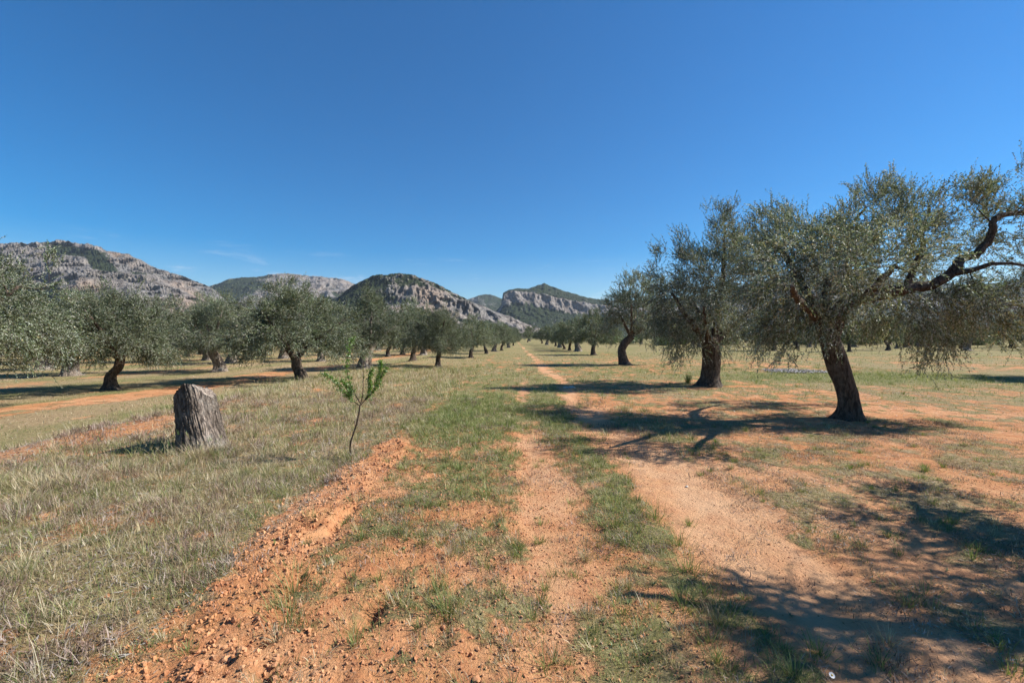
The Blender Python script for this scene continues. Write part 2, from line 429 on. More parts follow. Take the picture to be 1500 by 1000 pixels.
# brown dead weeds in patches on the bank
def weeds(x0, x1, y0, y1, n, h, w):
    x = rng.uniform(x0, x1, n); y = rng.uniform(y0, y1, n)
    k = (np.abs(x) < 1.124 * y + .8) & (rng.random(n) < ss(fbm(x * 1.1 + 9, y * 1.1, 3, 47), -.12, .3)); x, y = x[k], y[k]; n = len(x)
    m = 26; X_ = np.repeat(x, m) + rng.normal(0, .05, n * m); Y_ = np.repeat(y, m) + rng.normal(0, .05, n * m)
    pal = np.array([[.30, .20, .16], [.22, .145, .11], [.40, .29, .24], [.17, .11, .08], [.46, .37, .32]])
    P = np.stack([X_, Y_, gz(X_, Y_) + rng.uniform(0, h * .5, n * m)], 1)
    blades(dryg, P, rng.uniform(.3, 1, n * m) * h, np.full(n * m, w) * rng.uniform(.5, 1.6, n * m), rng.uniform(0, 2 * pi, n * m), rng.uniform(.1, 1.3, n * m), rng.uniform(-.6, 1.2, n * m), np.repeat(pal[rng.integers(0, 5, n)], m, 0) * rng.uniform(.8, 1.2, (n * m, 1)), 2)
weeds(-7, -1.9, 1.6, 6, 1500, .11, .0045)
weeds(-7.8, -1.9, 6, 13, 1300, .14, .007)
weeds(-1.9, 2.4, 1.7, 6, 1100, .055, .004)
weeds(-1.9, 2.4, 6, 12, 900, .07, .006)
weeds(2.2, 9, 1.9, 9, 4200, .045, .005)
# flat rosettes of broad leaves
def rosettes(x0, x1, y0, y1, n, l, w):
    x = rng.uniform(x0, x1, n); y = rng.uniform(y0, y1, n); cv_ = cover(x, y)[0]; k = (np.abs(x) < 1.124 * y + .8) & (rng.random(n) < cv_ ** 1.5 * ss(fbm(x * .9, y * .9, 3, 57), -.2, .4)); x, y = x[k], y[k]; n = len(x); m = 12
    X_ = np.repeat(x, m); Y_ = np.repeat(y, m); P = np.stack([X_, Y_, gz(X_, Y_) + .004], 1); q = n * m
    C = np.repeat(np.array([[.13, .19, .07], [.20, .25, .10], [.16, .20, .11]])[rng.integers(0, 3, n)], m, 0) * rng.uniform(.8, 1.2, (q, 1))
    blades(grass, P, rng.uniform(.5, 1, q) * l, np.full(q, w), rng.uniform(0, 2 * pi, q), rng.uniform(.7, 1.3, q), rng.uniform(0, .5, q), C, 2)
rosettes(-7, 6, 1.7, 8, 2600, .032, .008)
# middle and right
carpet(-1.95, 2.6, 1.6, 5, 4200, .03, .085, .0035, 1.3)
carpet(-1.95, 3.2, 5, 12, 1700, .03, .11, .006, 1.2)
carpet(2.3, 9, 1.6, 9, 1500, .015, .05, .004, 1.3)
carpet(-4, 20, 12, 26, 260, .04, .14, .013, 1.3, 1)
carpet(3.2, 14, 8, 12, 500, .03, .10, .008, 1.4, 1)
tufts(-2.1, 2.6, 1.7, 6, 80, 40, .05, .13, .0034, 3, .12, .26, .045)
tufts(-1.9, 2.4, 1.7, 6, 8, 60, .10, .24, .0034, 3, 0, .40, .055)
tufts(-2.0, 3, 6, 13, 42, 30, .07, .20, .006, 2, 0, .27, .07)
tufts(2.3, 9, 1.8, 9, 75, 22, .035, .09, .0042, 3, .15, .28, .05)
tufts(-3, 20, 13, 30, 3.2, 22, .10, .24, .014, 2, 0, .4, .10)
# left field and far ground: short mown cover
carpet(-24, -7.2, 6, 26, 90, .03, .09, .014, 1.2, 1)
carpet(-50, 45, 26, 50, 18, .06, .16, .035, 1.2, 1)

# explicit bigger green clumps where the photo shows them
def clump(px, py, n, h, spread, w=.0038, dry=False, kind=None):
    c = at(px, py); m = n
    rr = np.abs(rng.normal(0, spread, m)); a = rng.uniform(0, 2 * pi, m)
    bx = c[0] + rr * np.cos(a); by = c[1] + rr * np.sin(a)
    P = np.stack([bx, by, gz(bx, by) - .005], 1)
    pal = DRY if dry else GREEN
    C = pal[rng.integers(0, len(pal), m)] * rng.uniform(.8, 1.15, (m, 1))
    blades(dryg if dry else grass, P, h * rng.uniform(.4, 1.1, m), w * rng.uniform(.6, 1.3, m), a + rng.normal(0, .4, m),
           rng.uniform(.05, .5, m) + rr * 2, rng.uniform(.1, 1.2, m), C, 3)
for px, py, n, h, s in [(655, 905, 110, .22, .07), (640, 870, 60, .2, .05), (1010, 835, 110, .15, .08), (1000, 885, 120, .15, .09), (900, 735, 120, .15, .10),
                        (885, 770, 90, .12, .08), (960, 760, 60, .12, .08), (1070, 900, 90, .12, .09), (430, 870, 90, .24, .08), (420, 920, 60, .22, .06),
                        (780, 905, 60, .14, .06), (800, 975, 70, .12, .05), (835, 968, 40, .08, .03), (740, 785, 40, .1, .05), (710, 835, 50, .1, .05),
                        (1200, 960, 60, .14, .05), (1325, 885, 70, .10, .07), (1355, 870, 60, .09, .07), (1070, 985, 60, .10, .06), (995, 800, 60, .2, .06),
                        (620, 800, 50, .12, .05), (600, 745, 50, .13, .06), (700, 650, 120, .2, .15), (660, 620, 140, .22, .2), (610, 640, 120, .2, .18),
                        (1390, 775, 60, .08, .06), (1260, 800, 60, .1, .08), (1480, 985, 80, .1, .08), (745, 660, 80, .16, .1), (860, 810, 30, .08, .04)]:
    clump(px, py, n, h, s)
q_ = 0
while q_ < 240:     # many small separate tufts scattered over the open soil
    y_ = 1.8 + 7 * rng.random() ** 1.3; x_ = rng.uniform(-1.7, min(7, 1.1 * y_)); c_ = cover(np.array([x_]), np.array([y_]))[0][0]
    if rng.random() > .12 + c_: continue
    q_ += 1
    clump(750 + F * x_ / y_, HZ + F * CAMH / y_, int(rng.integers(25, 90)), float(rng.uniform(.05, .13)), float(rng.uniform(.02, .055)), .0036, rng.random() < .22)
# dead tangle of grass round the stump foot
for px, py, n, h, s in [(290, 672, 500, .30, .16), (310, 668, 350, .26, .16), (262, 688, 350, .24, .18), (235, 705, 300, .22, .2), (330, 664, 150, .22, .12),
                        (60, 715, 300, .26, .2), (110, 710, 300, .26, .2), (170, 690, 200, .24, .2), (30, 740, 250, .22, .2), (40, 700, 200, .16, .2)]:
    clump(px, py, n, h, s, .0035 if px > 200 else .0045, True)
# tall thin seeded stems in the left foreground
def stems(x0, x1, y0, y1, n, h0, h1):
    x = rng.uniform(x0, x1, n); y = rng.uniform(y0, y1, n)
    k = np.abs(x) < 1.124 * y + .6; x, y = x[k], y[k]; n = len(x)
    L = rng.uniform(h0, h1, n); P = np.stack([x, y, gz(x, y)], 1); az = rng.uniform(0, 2 * pi, n)
    C = np.where((rng.random(n) < .6)[:, None], DRY[rng.integers(0, 5, n)], GREEN[rng.integers(0, 4, n)])
    ln = rng.uniform(0, .25, n); cu = rng.uniform(.05, .4, n)
    blades(dryg, P, L, np.full(n, .0022), az, ln, cu, C, 3)
    # seed heads: short fat blades near the tip
    th = ln + cu * .5; tip = P + np.stack([np.cos(az) * np.sin(th) * L * .85, np.sin(az) * np.sin(th) * L * .85, np.cos(th) * L * .85], 1)
    for _ in range(4):
        blades(dryg, tip + rng.normal(0, .006, (n, 3)), L * .15, np.full(n, .005), az + rng.normal(0, 1, n), ln + .2, cu, C * 1.05, 2)
stems(-5.5, -1.9, 1.7, 6, 420, .25, .5)
stems(-1.8, -.3, 2, 5, 45, .2, .42)
stems(-7.5, -2.5, 6, 14, 700, .25, .45)
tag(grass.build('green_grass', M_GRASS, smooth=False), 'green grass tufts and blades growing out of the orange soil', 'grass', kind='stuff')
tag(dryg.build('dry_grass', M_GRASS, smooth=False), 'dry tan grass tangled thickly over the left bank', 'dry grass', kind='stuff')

# litter: fallen leaves, straw, bits of twig lying flat
lit = MB()
def litter(x0, x1, y0, y1, dens, l0, l1, pal, clumpy=True):
    x, y = sample(x0, x1, y0, y1, dens, .6)
    if clumpy:
        k = rng.random(len(x)) < ss(fbm(x * 1.6, y * 1.6, 4, 27), -.25, .45); x, y = x[k], y[k]
    tr = band(x, .42, .2, .15) + band(x, 1.95, .27, .2); k = rng.random(len(x)) > tr * .9; x, y = x[k], y[k]
    n = len(x); P = np.stack([x, y, gz(x, y) + rng.uniform(.002, .012, n)], 1)
    L = rng.uniform(l0, l1, n)
    blades(lit, P, L, L * rng.uniform(.08, .28, n), rng.uniform(0, 2 * pi, n), rng.uniform(1.2, 1.6, n), rng.uniform(-.1, .35, n),
           pal[rng.integers(0, len(pal), n)] * rng.uniform(.7, 1.2, (n, 1)), 2)
PL = np.array([[.50, .42, .33], [.36, .27, .20], [.60, .54, .47], [.26, .17, .11], [.22, .14, .09]])
litter(2.1, 9.5, 2, 9, 2600, .012, .045, PL[[0, 1, 3, 4, 4]])
litter(2.3, 12, 9, 15, 260, .04, .08, PL)
litter(-1.9, 2.4, 1.7, 6, 900, .01, .04, PL[[1, 3, 4, 3, 4]])
litter(-7, -1.9, 1.7, 6, 1100, .02, .065, PL * .7, False)
litter(-8, -1.9, 6, 12, 380, .04, .09, PL * .7, False)
tag(lit.build('leaf_litter', M_LITTER, smooth=False), 'scattered dead leaves and straw lying on the soil', 'leaf litter', kind='stuff')

# clods of soil
def ico():
    t = (1 + 5 ** .5) / 2
    v = np.array([[-1, t, 0], [1, t, 0], [-1, -t, 0], [1, -t, 0], [0, -1, t], [0, 1, t], [0, -1, -t], [0, 1, -t], [t, 0, -1], [t, 0, 1], [-t, 0, -1], [-t, 0, 1]], float)
    f = np.array([[0, 11, 5], [0, 5, 1], [0, 1, 7], [0, 7, 10], [0, 10, 11], [1, 5, 9], [5, 11, 4], [11, 10, 2], [10, 7, 6], [7, 1, 8], [3, 9, 4], [3, 4, 2], [3, 2, 6], [3, 6, 8], [3, 8, 9], [4, 9, 5], [2, 4, 11], [6, 2, 10], [8, 6, 7], [9, 8, 1]])
    v /= np.linalg.norm(v[0])
    # one subdivision
    vs = [tuple(a) for a in v]; idx = {}; out = []
    def midp(a, b):
        k = (min(a, b), max(a, b))
        if k not in idx:
            m = (np.array(vs[a]) + np.array(vs[b])) / 2; vs.append(tuple(m / np.linalg.norm(m))); idx[k] = len(vs) - 1
        return idx[k]
    for a, b, c in f:
        x, y, z = midp(a, b), midp(b, c), midp(c, a); out += [(a, x, z), (b, y, x), (c, z, y), (x, y, z)]
    return np.array(vs), np.array(out), f
IV, IF, ICF = ico()
clod = MB()
def clods(x, y, r0, r1):
    n = len(x); r = r0 + (r1 - r0) * rng.random(n) ** 3
    for i in range(n):
        v = IV * r[i] * (1 + .24 * rng.normal(0, 1, (len(IV), 1))) * rng.uniform(.7, 1.25, 3) * np.array([1, 1, .75])
        clod.add(v + [x[i], y[i], float(gz(x[i], y[i])) + r[i] * .25], t=IF)
n = 700; yy = 1.7 + 6 * rng.random(n) ** 1.3; clods(furrow(yy) + .06 + rng.normal(0, .2, n), yy, .003, .021)
n = 1600; yy = 1.7 + 6 * rng.random(n); clods(rng.uniform(-1.6, .2, n), yy, .003, .016)
n = 800; yy = 1.7 + 6 * rng.random(n); clods(rng.uniform(.2, 6, n), yy, .002, .009)
def crumbs(n, x, y, r0, r1):
    r = r0 + (r1 - r0) * rng.random(n) ** 2.5
    v = IV[:12][None] * (1 + .25 * rng.normal(0, 1, (n, 12, 1))) * rng.uniform(.7, 1.3, (n, 1, 3)) * r[:, None, None]
    v = v + np.stack([x, y, gz(x, y) + r * .3], 1)[:, None]
    clod.add(v.reshape(-1, 3), t=(ICF[None] + (np.arange(n) * 12)[:, None, None]).reshape(-1, 3))
n = 26000; yy = 1.6 + 6.5 * rng.random(n) ** 1.4; xx = rng.uniform(-2.0, 1, n) * (1 + 0 * yy); crumbs(n, xx, yy, .0015, .009)
n = 14000; yy = 1.6 + 7 * rng.random(n) ** 1.3; xx = rng.uniform(1, 6.5, n); crumbs(n, xx, yy, .0015, .006)
n = 3500; yy = 1.6 + 5.5 * rng.random(n) ** 1.3; xx = furrow(yy) + .05 + rng.normal(0, .26, n); crumbs(n, xx, yy, .002, .016)
tag(clod.build('soil_clods', M_CLOD, smooth=False), 'loose orange clods of soil along the ploughed edge and furrows', 'soil clods', kind='stuff')

# ------------------------------------------------------------------ tubes, trunks and crowns
def catmull(P, n):
    P = np.asarray(P, float); Q = np.concatenate([[2 * P[0] - P[1]], P, [2 * P[-1] - P[-2]]])
    out = []; m = len(P) - 1
    t = np.linspace(0, m, n); i = np.minimum(t.astype(int), m - 1); f = (t - i)[:, None]
    a, b, c, d = Q[i], Q[i + 1], Q[i + 2], Q[i + 3]
    return .5 * (2 * b + (c - a) * f + (2 * a - 5 * b + 4 * c - d) * f ** 2 + (3 * b - a - 3 * c + d) * f ** 3)
def tube(mb, P, R, seg=8, gnarl=0., seed=0, col=(.5, .5, .5), flare=0.):
    P = np.asarray(P, float); n = len(P); R = np.broadcast_to(np.asarray(R, float), (n,)).copy()
    T = np.gradient(P, axis=0); T /= np.linalg.norm(T, axis=1)[:, None] + 1e-9
    ref = np.array([1, 0, 0.]) if abs(T[0, 0]) < .8 else np.array([0, 1, 0.])
    U = np.zeros_like(P); u = ref
    for i in range(n):
        u = u - T[i] * np.dot(u, T[i]); u /= np.linalg.norm(u) + 1e-9; U[i] = u
    W = np.cross(T, U)
    a = np.linspace(0, 2 * pi, seg, endpoint=False)
    s = np.concatenate([[0], np.cumsum(np.linalg.norm(np.diff(P, axis=0), axis=1))])
    A, S = np.meshgrid(a, s)
    r = np.tile(R[:, None], (1, seg))
    if gnarl:
        A2 = A + .5 * pn(S * 1.3, A * 0, seed + 9)
        big = pn(np.cos(A2) * 1.3 + 5, np.sin(A2) * 1.3 + S * .9, seed)
        fur = ridged(np.cos(A2) * 3.2 + S * .5, np.sin(A2) * 3.2 + S * .9 + 7, 3, seed + 3)
        r = r * (1 + gnarl * (.9 * big + .45 * (fur - .3)))
    if flare:
        lob = .5 + .5 * np.cos(A * 5 + seed) * .6 + .4 * pn(np.cos(A) * 2, np.sin(A) * 2, seed + 4)
        r = r * (1 + flare * np.exp(-S / .16) * (.5 + lob))
    V = P[:, None] + r[..., None] * (np.cos(A)[..., None] * U[:, None] + np.sin(A)[..., None] * W[:, None])
    i = np.arange(n - 1)[:, None] * seg; j = np.arange(seg)[None]; k = (j + 1) % seg
    q = np.stack([i + j, i + k, i + seg + k, i + seg + j], -1).reshape(-1, 4)
    V = V.reshape(-1, 3); V = np.concatenate([V, P[-1:] + T[-1:] * R[-1] * .5]); tip = n * seg
    b = (n - 1) * seg; t = np.stack([b + np.arange(seg), b + (np.arange(seg) + 1) % seg, np.full(seg, tip)], -1)
    mb.add(V, q=q, t=t, c=col)

def unit(v): return v / (np.linalg.norm(v, axis=-1, keepdims=True) + 1e-9)
def olive(seed, trunk, limbs, blobs, nsec, nsprig, leaf=.055, lw=.013, per=20, seg=20, bark=None, extra_trunks=(), thin=.006, stems_on=True, up=.35, flare=.7, sprig=(.18, .38), fill=.15, gn=.18):
    """trunk/limbs: lists of (points, r0, r1); blobs: (centre, radii, weight). Returns meshes trunk, branches, crown"""
    rs = np.random.default_rng(seed)
    tb = MB(); br = MB(); cr = MB()
    nodes = []; nr = []
    P, r0, r1 = trunk
    C = catmull(P, 26 if seg > 12 else 12); f = np.linspace(0, 1, len(C))
    tube(tb, C, r0 + (r1 - r0) * f ** .8, seg, gn, seed, flare=flare)
    for (Pt, a, b) in extra_trunks:
        C = catmull(Pt, 20 if seg > 12 else 9); f = np.linspace(0, 1, len(C)); tube(tb, C, a + (b - a) * f, max(8, seg - 4), .22, seed + 2, flare=flare * .7)
    for k, (Pt, a, b) in enumerate(limbs):
        L = np.linalg.norm(np.diff(np.asarray(Pt, float), axis=0), axis=1).sum()
        C = catmull(Pt, max(8, int(L / .12)) if seg > 12 else max(6, int(L / .3)))
        f = np.linspace(0, 1, len(C)); R = a + (b - a) * f ** .8
        if seg > 12: C[2:] += .02 * rs.normal(0, 1, (len(C) - 2, 3)) * .6
        tube(tb, C, R, max(6, seg - 6), .24, seed + 5 + k)
        st = max(1, len(C) // 10)
        nodes += list(C[2::st]); nr += list(R[2::st])
    nodes = [np.asarray(q) for q in nodes]
    w = np.array([b[2] * np.prod(b[1]) ** .67 for b in blobs]); w = w / w.sum()
    bi = rs.choice(len(blobs), nsec, p=w)
    d = unit(rs.normal(0, 1, (nsec, 3))) * (rs.uniform(.25, 1, (nsec, 1)) ** .45)
    cen = np.array([b[0] for b in blobs]); rad = np.array([b[1] for b in blobs])
    A = cen[bi] + d * rad[bi]
    NA = np.array(nodes); dist = np.array([np.min(np.linalg.norm(NA - q, axis=1)) for q in A])
    A = A[np.argsort(dist)]
    ND = list(nodes); NR = list(nr)
    twig = []; twd = []
    for q in A:
        arr = np.array(ND); dd = np.linalg.norm(arr - q, axis=1); i = int(np.argmin(dd)); L = dd[i]
        if L < .05: continue
        s = arr[i]; m = s + (q - s) * .5 + rs.normal(0, .10, 3) * min(1, L) + np.array([0, 0, .10 * L])
        k = max(3, int(L / .16) + 2); C = catmull([s, m, q], k)
        ra = min(NR[i] * .6, .008 + .016 * L); R = np.linspace(ra, thin * .8, k)
        tube(tb, C, R, 5 if seg > 12 else 3, col=(.4, .4, .4))
        for j in range(1, k): ND.append(C[j]); NR.append(R[j])
        for j in range(max(1, int(k * .35)), k): twig.append(C[j]); twd.append(unit(C[j] - C[j - 1]))
    twig = np.array(twig); twd = np.array(twd)
    zmid = cen[:, 2].mean(); hub = np.average(cen, axis=0, weights=w)
    n = nsprig; ti = rs.integers(0, len(twig), n)
    B = twig[ti] + rs.normal(0, .07, (n, 3))
    fr = rs.random(n) < .5; ai = rs.integers(0, len(A), n)
    B[fr] = A[ai[fr]] + rs.normal(0, fill, (fr.sum(), 3))
    B[:, 2] = np.maximum(B[:, 2], .55)
    outw = unit((B - hub) * [1, 1, .6])
    h = np.clip((B[:, 2] - zmid) / 1.2, -1, 1)[:, None]
    D = unit(twd[ti] * .7 + outw * .55 + rs.normal(0, .55, (n, 3)) + np.array([0, 0, 1]) * (up + .75 * h))
    SL = rs.uniform(*sprig, n)
    droop = rs.uniform(.0, .35, n) + .3 * (h[:, 0] < 0)
    if stems_on:
        e = B + D * SL[:, None]; e[:, 2] -= droop * SL * .5
        s1 = unit(np.cross(D, rs.normal(0, 1, (n, 3)))) * .0022; s2 = unit(np.cross(D, s1)) * .0022
        V = np.stack([B + s1, B - s1 * .5 + s2, B - s1 * .5 - s2, e], 1).reshape(-1, 3); b = np.arange(n)[:, None] * 4
        cr.add(V, t=np.concatenate([b + [0, 1, 3], b + [1, 2, 3], b + [2, 0, 3]]), c=(.7, .5, .4))
    m = n * per; si = np.repeat(np.arange(n), per); f = np.tile((np.arange(per) + .7) / per, n)
    Dp = D[si]; base = B[si] + Dp * (SL[si] * f)[:, None]; base[:, 2] -= droop[si] * SL[si] * f ** 2 * .5
    lat = unit(np.cross(Dp, rs.normal(0, 1, (m, 3))))
    ld = unit(Dp * rs.uniform(.6, 1.2, (m, 1)) + lat * rs.uniform(.4, .95, (m, 1)))
    LL = leaf * rs.uniform(.6, 1.15, m) * (1 - .35 * f)
    nrm = unit(np.cross(ld, rs.normal(0, 1, (m, 3))) + np.array([0, 0, .35])); sd = unit(np.cross(ld, nrm)) * (lw * rs.uniform(.7, 1.15, m) * .5)[:, None]
    flip = rs.random(m) < .25; sd[flip] *= -1
    midp = base + ld * (LL * .45)[:, None]; tip = base + ld * LL[:, None]; tip[:, 2] -= LL * .1
    V = np.stack([base, midp + sd, tip, midp - sd], 1).reshape(-1, 3)
    tone = (rs.uniform(.75, 1.25, (n, 1)) * np.array([1, 1, 1]) + rs.normal(0, .05, (n, 3)))[si] * rs.uniform(.8, 1.2, (m, 1))
    old = rs.random(m) < .012; tone[old] = tone[old] * [1.6, 1.2, .8]
    cl = 1 + .55 * fbm(B[:, 0] * 1.3 + B[:, 2], B[:, 1] * 1.3 - B[:, 2], 3, seed)
    tone = tone * cl[si][:, None]
    cr.add(V, q=np.arange(m)[:, None] * 4 + np.arange(4), c=np.repeat(tone, 4, 0))
    return tb, br, cr, bark or M_BARK
def place_built(parts, loc, label, group=None):
    tb, br, cr, bk = parts
    t = empty('olive_tree', loc); tag(t, label, 'olive tree', group)
    k = tb.build('trunk', bk, t); c = cr.build('crown', M_OLIVE, t, smooth=False)
    return t

# --- hero tree, right foreground
def rel(base, lst): return [np.asarray(q) - base for q in lst]
A0 = at(1243, 613)
dA = A0[1]
def pa(px, py, o=0.): return pt(px, py, dA + o) - A0
trunkA = ([A0 * 0 + [0, 0, -.12], pa(1244, 590), pa(1236, 560), pa(1224, 525), pa(1213, 492), pa(1207, 470)], .19, .175)
limbsA = [([pa(1213, 500), pa(1200, 462, .1), pa(1182, 430, .15), pa(1166, 400, .2), pa(1148, 372, .3), pa(1120, 352, .5)], .145, .035),
          ([pa(1216, 500), pa(1226, 465), pa(1240, 443), pa(1275, 436, -.1), pa(1320, 424, -.3), pa(1362, 418, -.4), pa(1392, 402, -.5), pa(1405, 382, -.5), pa(1434, 368, -.5), pa(1452, 345, -.5), pa(1458, 322, -.5), pa(1490, 312, -.4), pa(1530, 315, -.3)], .15, .035),
          ([pa(1325, 424, -.3), pa(1338, 395, -.3), pa(1350, 365, -.2), pa(1352, 335, -.1), pa(1362, 305, 0)], .07, .02),
          ([pa(1392, 402, -.5), pa(1425, 395, -.8), pa(1460, 385, -1), pa(1500, 390, -1.2)], .06, .02),
          ([pa(1211, 470), pa(1208, 430, .3), pa(1222, 390, .6), pa(1240, 345, .9), pa(1268, 300, 1.)], .10, .02),
          ([pa(1211, 480), pa(1190, 460, -.7), pa(1170, 440, -1.4), pa(1160, 420, -2.1)], .10, .03),
          ([pa(1225, 460), pa(1260, 440, -.9), pa(1290, 410, -1.7), pa(1310, 390, -2.3)], .09, .03),
          ([pa(1210, 465), pa(1215, 430, .8), pa(1250, 400, 1.8), pa(1290, 390, 2.6)], .09, .03)]
def bl(px, py, rx, rz, ry, w=1., o=0.):
    s = dA / F; return (pa(px, py, o), np.array([rx * s, ry, rz * s]), w)
blobsA = [bl(1120, 338, 58, 36, .9, 1.1, 1.5), bl(1150, 345, 40, 30, .7, .8, .8), bl(1130, 400, 48, 38, .8, 1, .2), bl(1175, 370, 50, 34, .9, 1, .3), bl(1120, 450, 40, 34, .7, .8, 0), bl(1165, 470, 40, 40, .9, .9, .2),
          bl(1215, 365, 45, 38, 1.0, 1, 0), bl(1205, 430, 48, 36, .8, 1.2, -.5), bl(1265, 320, 48, 42, 1.0, .9, .5), bl(1300, 290, 22, 24, .5, .8, .3),
          bl(1310, 352, 50, 36, .9, .7, 0), bl(1375, 305, 48, 32, .9, .75, 0), bl(1290, 262, 7, 22, .15, .9, .3), bl(1335, 285, 7, 22, .15, .9, .3), bl(1412, 268, 7, 22, .15, .9, .3), bl(1445, 290, 8, 20, .15, .8), bl(1500, 262, 9, 20, .2, .8), bl(1150, 335, 8, 22, .15, .8), bl(1205, 325, 8, 18, .15, .8), bl(1100, 360, 8, 20, .15, .8), bl(1410, 290, 22, 18, .5, .6, 0), bl(1440, 340, 45, 40, .8, .7, 0), bl(1485, 300, 45, 34, .9, .9, 0),
          bl(1510, 360, 50, 45, .9, .8, 0), bl(1400, 445, 55, 28, .8, 1., -.4), bl(1460, 440, 55, 40, .9, 1.1, -.5), bl(1345, 450, 48, 26, .8, .8, -.2),
          bl(1355, 500, 32, 34, .5, .8, -.3), bl(1480, 480, 35, 22, .6, .6, -.3), bl(1140, 500, 22, 32, .4, .6, 0), bl(1285, 460, 40, 24, .8, .6, .4), bl(1238, 400, 40, 35, .8, .8, .8),
          (pa(1180, 400, -2.0), np.array([.8, .8, .55]), .6), (pa(1290, 375, -2.2), np.array([.9, .8, .6]), .6), (pa(1290, 390, 2.4), np.array([1.1, .9, .8]), .9), (pa(1400, 380, 2.0), np.array([1.1, .9, .8]), .6)]
TA = place_built(olive(11, trunkA, limbsA, blobsA, 560, 7800, .068, .0175, 22, 36, fill=.09, flare=1.3, gn=.24, sprig=(.24, .5)), A0,
                 'nearest olive tree on the right, leaning dark trunk and long limb reaching right', 'olive trees in the row right of the track')

# --- second tree of the right row
B0 = at(1040, 565); dB = B0[1]
def pb(px, py, o=0.): return pt(px, py, dB + o) - B0
def bb(px, py, rx, rz, ry, w=1., o=0.):
    s = dB / F; return (pb(px, py, o), np.array([rx * s, ry, rz * s]), w)
trunkB = ([[0, 0, -.12], pb(1041, 548), pb(1042, 530), pb(1040, 512), pb(1038, 495)], .30, .26)
limbsB = [([pb(1038, 505), pb(1020, 480, -.3), pb(1000, 455, -.5), pb(985, 430, -.6)], .15, .04), ([pb(1040, 505), pb(1050, 470, .2), pb(1058, 430, .3), pb(1060, 380, .3), pb(1062, 330, .3)], .15, .03),
          ([pb(1040, 505), pb(1070, 480, .3), pb(1100, 455, .6), pb(1125, 430, .8)], .13, .03), ([pb(1040, 505), pb(1035, 480, -.9), pb(1030, 450, -1.7)], .11, .03), ([pb(1040, 505), pb(1030, 475, 1), pb(1015, 440, 1.8)], .11, .03)]
blobsB = [bb(1040, 305, 6, 16, .3, .9), bb(1075, 315, 6, 14, .3, .8), bb(998, 358, 6, 20, .3, .9), bb(966, 378, 6, 16, .3, .8), bb(1015, 370, 6, 14, .3, .8), bb(1110, 330, 6, 18, .3, .8), bb(985, 440, 32, 34, 1.2, 1, -.3), bb(1010, 400, 30, 34, 1.1, 1, 0), bb(1003, 375, 10, 22, .4, .5), bb(962, 400, 16, 18, .5, .5), bb(1055, 400, 36, 40, 1.3, 1.1, 0), bb(1060, 350, 28, 34, .9, 1, .3), bb(1055, 318, 18, 16, .5, .7, .3),
          bb(1095, 400, 34, 40, 1.2, 1, .6), bb(1100, 350, 24, 24, .7, .6, .4), bb(1125, 440, 26, 36, 1.1, .9, .6), bb(1040, 455, 44, 32, 1.4, 1.1, -.6), bb(1000, 490, 26, 26, .9, .8, -.3), bb(990, 512, 14, 18, .5, .5, -.3),
          bb(1090, 485, 30, 26, 1.1, .8, .2), bb(1060, 510, 18, 16, .6, .4, -.4), bb(970, 470, 20, 24, .8, .8, 0), bb(1030, 440, 36, 36, 1.2, 1, 1.6)]
place_built(olive(12, trunkB, limbsB, blobsB, 480, 6600, .07, .021, 20, 28, fill=.13, flare=1.1, gn=.24, sprig=(.24, .5)), B0,
            'full bushy olive tree with straight dark trunk, second along the right row', 'olive trees in the row right of the track')

# --- third tree, S-curved trunk
C0 = at(915, 534); dC = C0[1]
def pc(px, py, o=0.): return pt(px, py, dC + o) - C0
def bc(px, py, rx, rz, ry, w=1., o=0.):
    s = dC / F; return (pc(px, py, o), np.array([rx * s, ry, rz * s]), w)
trunkC = ([[0, 0, -.12], pc(912, 524), pc(911, 512), pc(916, 502), pc(926, 492)], .30, .22)
limbsC = [([pc(924, 494), pc(915, 475, -.3), pc(905, 455, -.5)], .13, .03), ([pc(925, 493), pc(938, 470, .2), pc(945, 440, .3)], .13, .03), ([pc(926, 492), pc(950, 475, .5), pc(970, 455, .8)], .11, .03), ([pc(925, 492), pc(925, 465, -1.2), pc(925, 445, -1.8)], .1, .03), ([pc(925, 492), pc(930, 465, 1.2), pc(930, 440, 1.8)], .1, .03)]
blobsC = [bc(905, 450, 20, 24, 1.3, 1), bc(930, 430, 24, 26, 1.4, 1), bc(925, 408, 12, 14, .6, .7), bc(950, 445, 24, 28, 1.4, 1), bc(890, 470, 12, 20, 1, .8), bc(925, 470, 30, 18, 1.5, .9), bc(972, 465, 20, 26, 1.2, .9), bc(960, 415, 14, 18, .8, .7), bc(900, 495, 10, 10, .6, .4), bc(960, 495, 16, 14, .8, .6)]
place_built(olive(13, trunkC, limbsC, blobsC, 300, 4500, .09, .034, 13, 16, fill=.24), C0,
            'olive tree with an S-curved trunk, third along the right row', 'olive trees in the row right of the track')

# --- tree beyond the right edge whose crown throws the foreground shadow
E0 = np.array([6.3, 2.8, 0.]); E0[2] = gh(*E0[:2])
trunkE = ([[0, 0, -.1], [.05, 0, .6], [-.05, .05, 1.2], [-.1, .05, 1.6]], .24, .2)
limbsE = [([[-.1, 0, 1.5], [-.6, -.1, 2.2], [-1.1, .05, 2.5], [-1.6, .25, 2.8], [-2.0, .45, 3.0]], .13, .03), ([[-.1, 0, 1.5], [0, .7, 2.1], [.3, 1.4, 2.5], [.7, 2.0, 2.6]], .13, .03),
          ([[-.1, 0, 1.5], [.4, -.6, 2.2], [.5, -1.2, 3.0]], .12, .03), ([[-.1, 0, 1.5], [-.8, -.9, 2.3], [-1.5, -1.6, 2.9], [-2., -2.1, 3.3]], .1, .03), ([[-.1, 0, 1.5], [.6, .4, 2.3], [1.2, .7, 3.1]], .12, .03)]
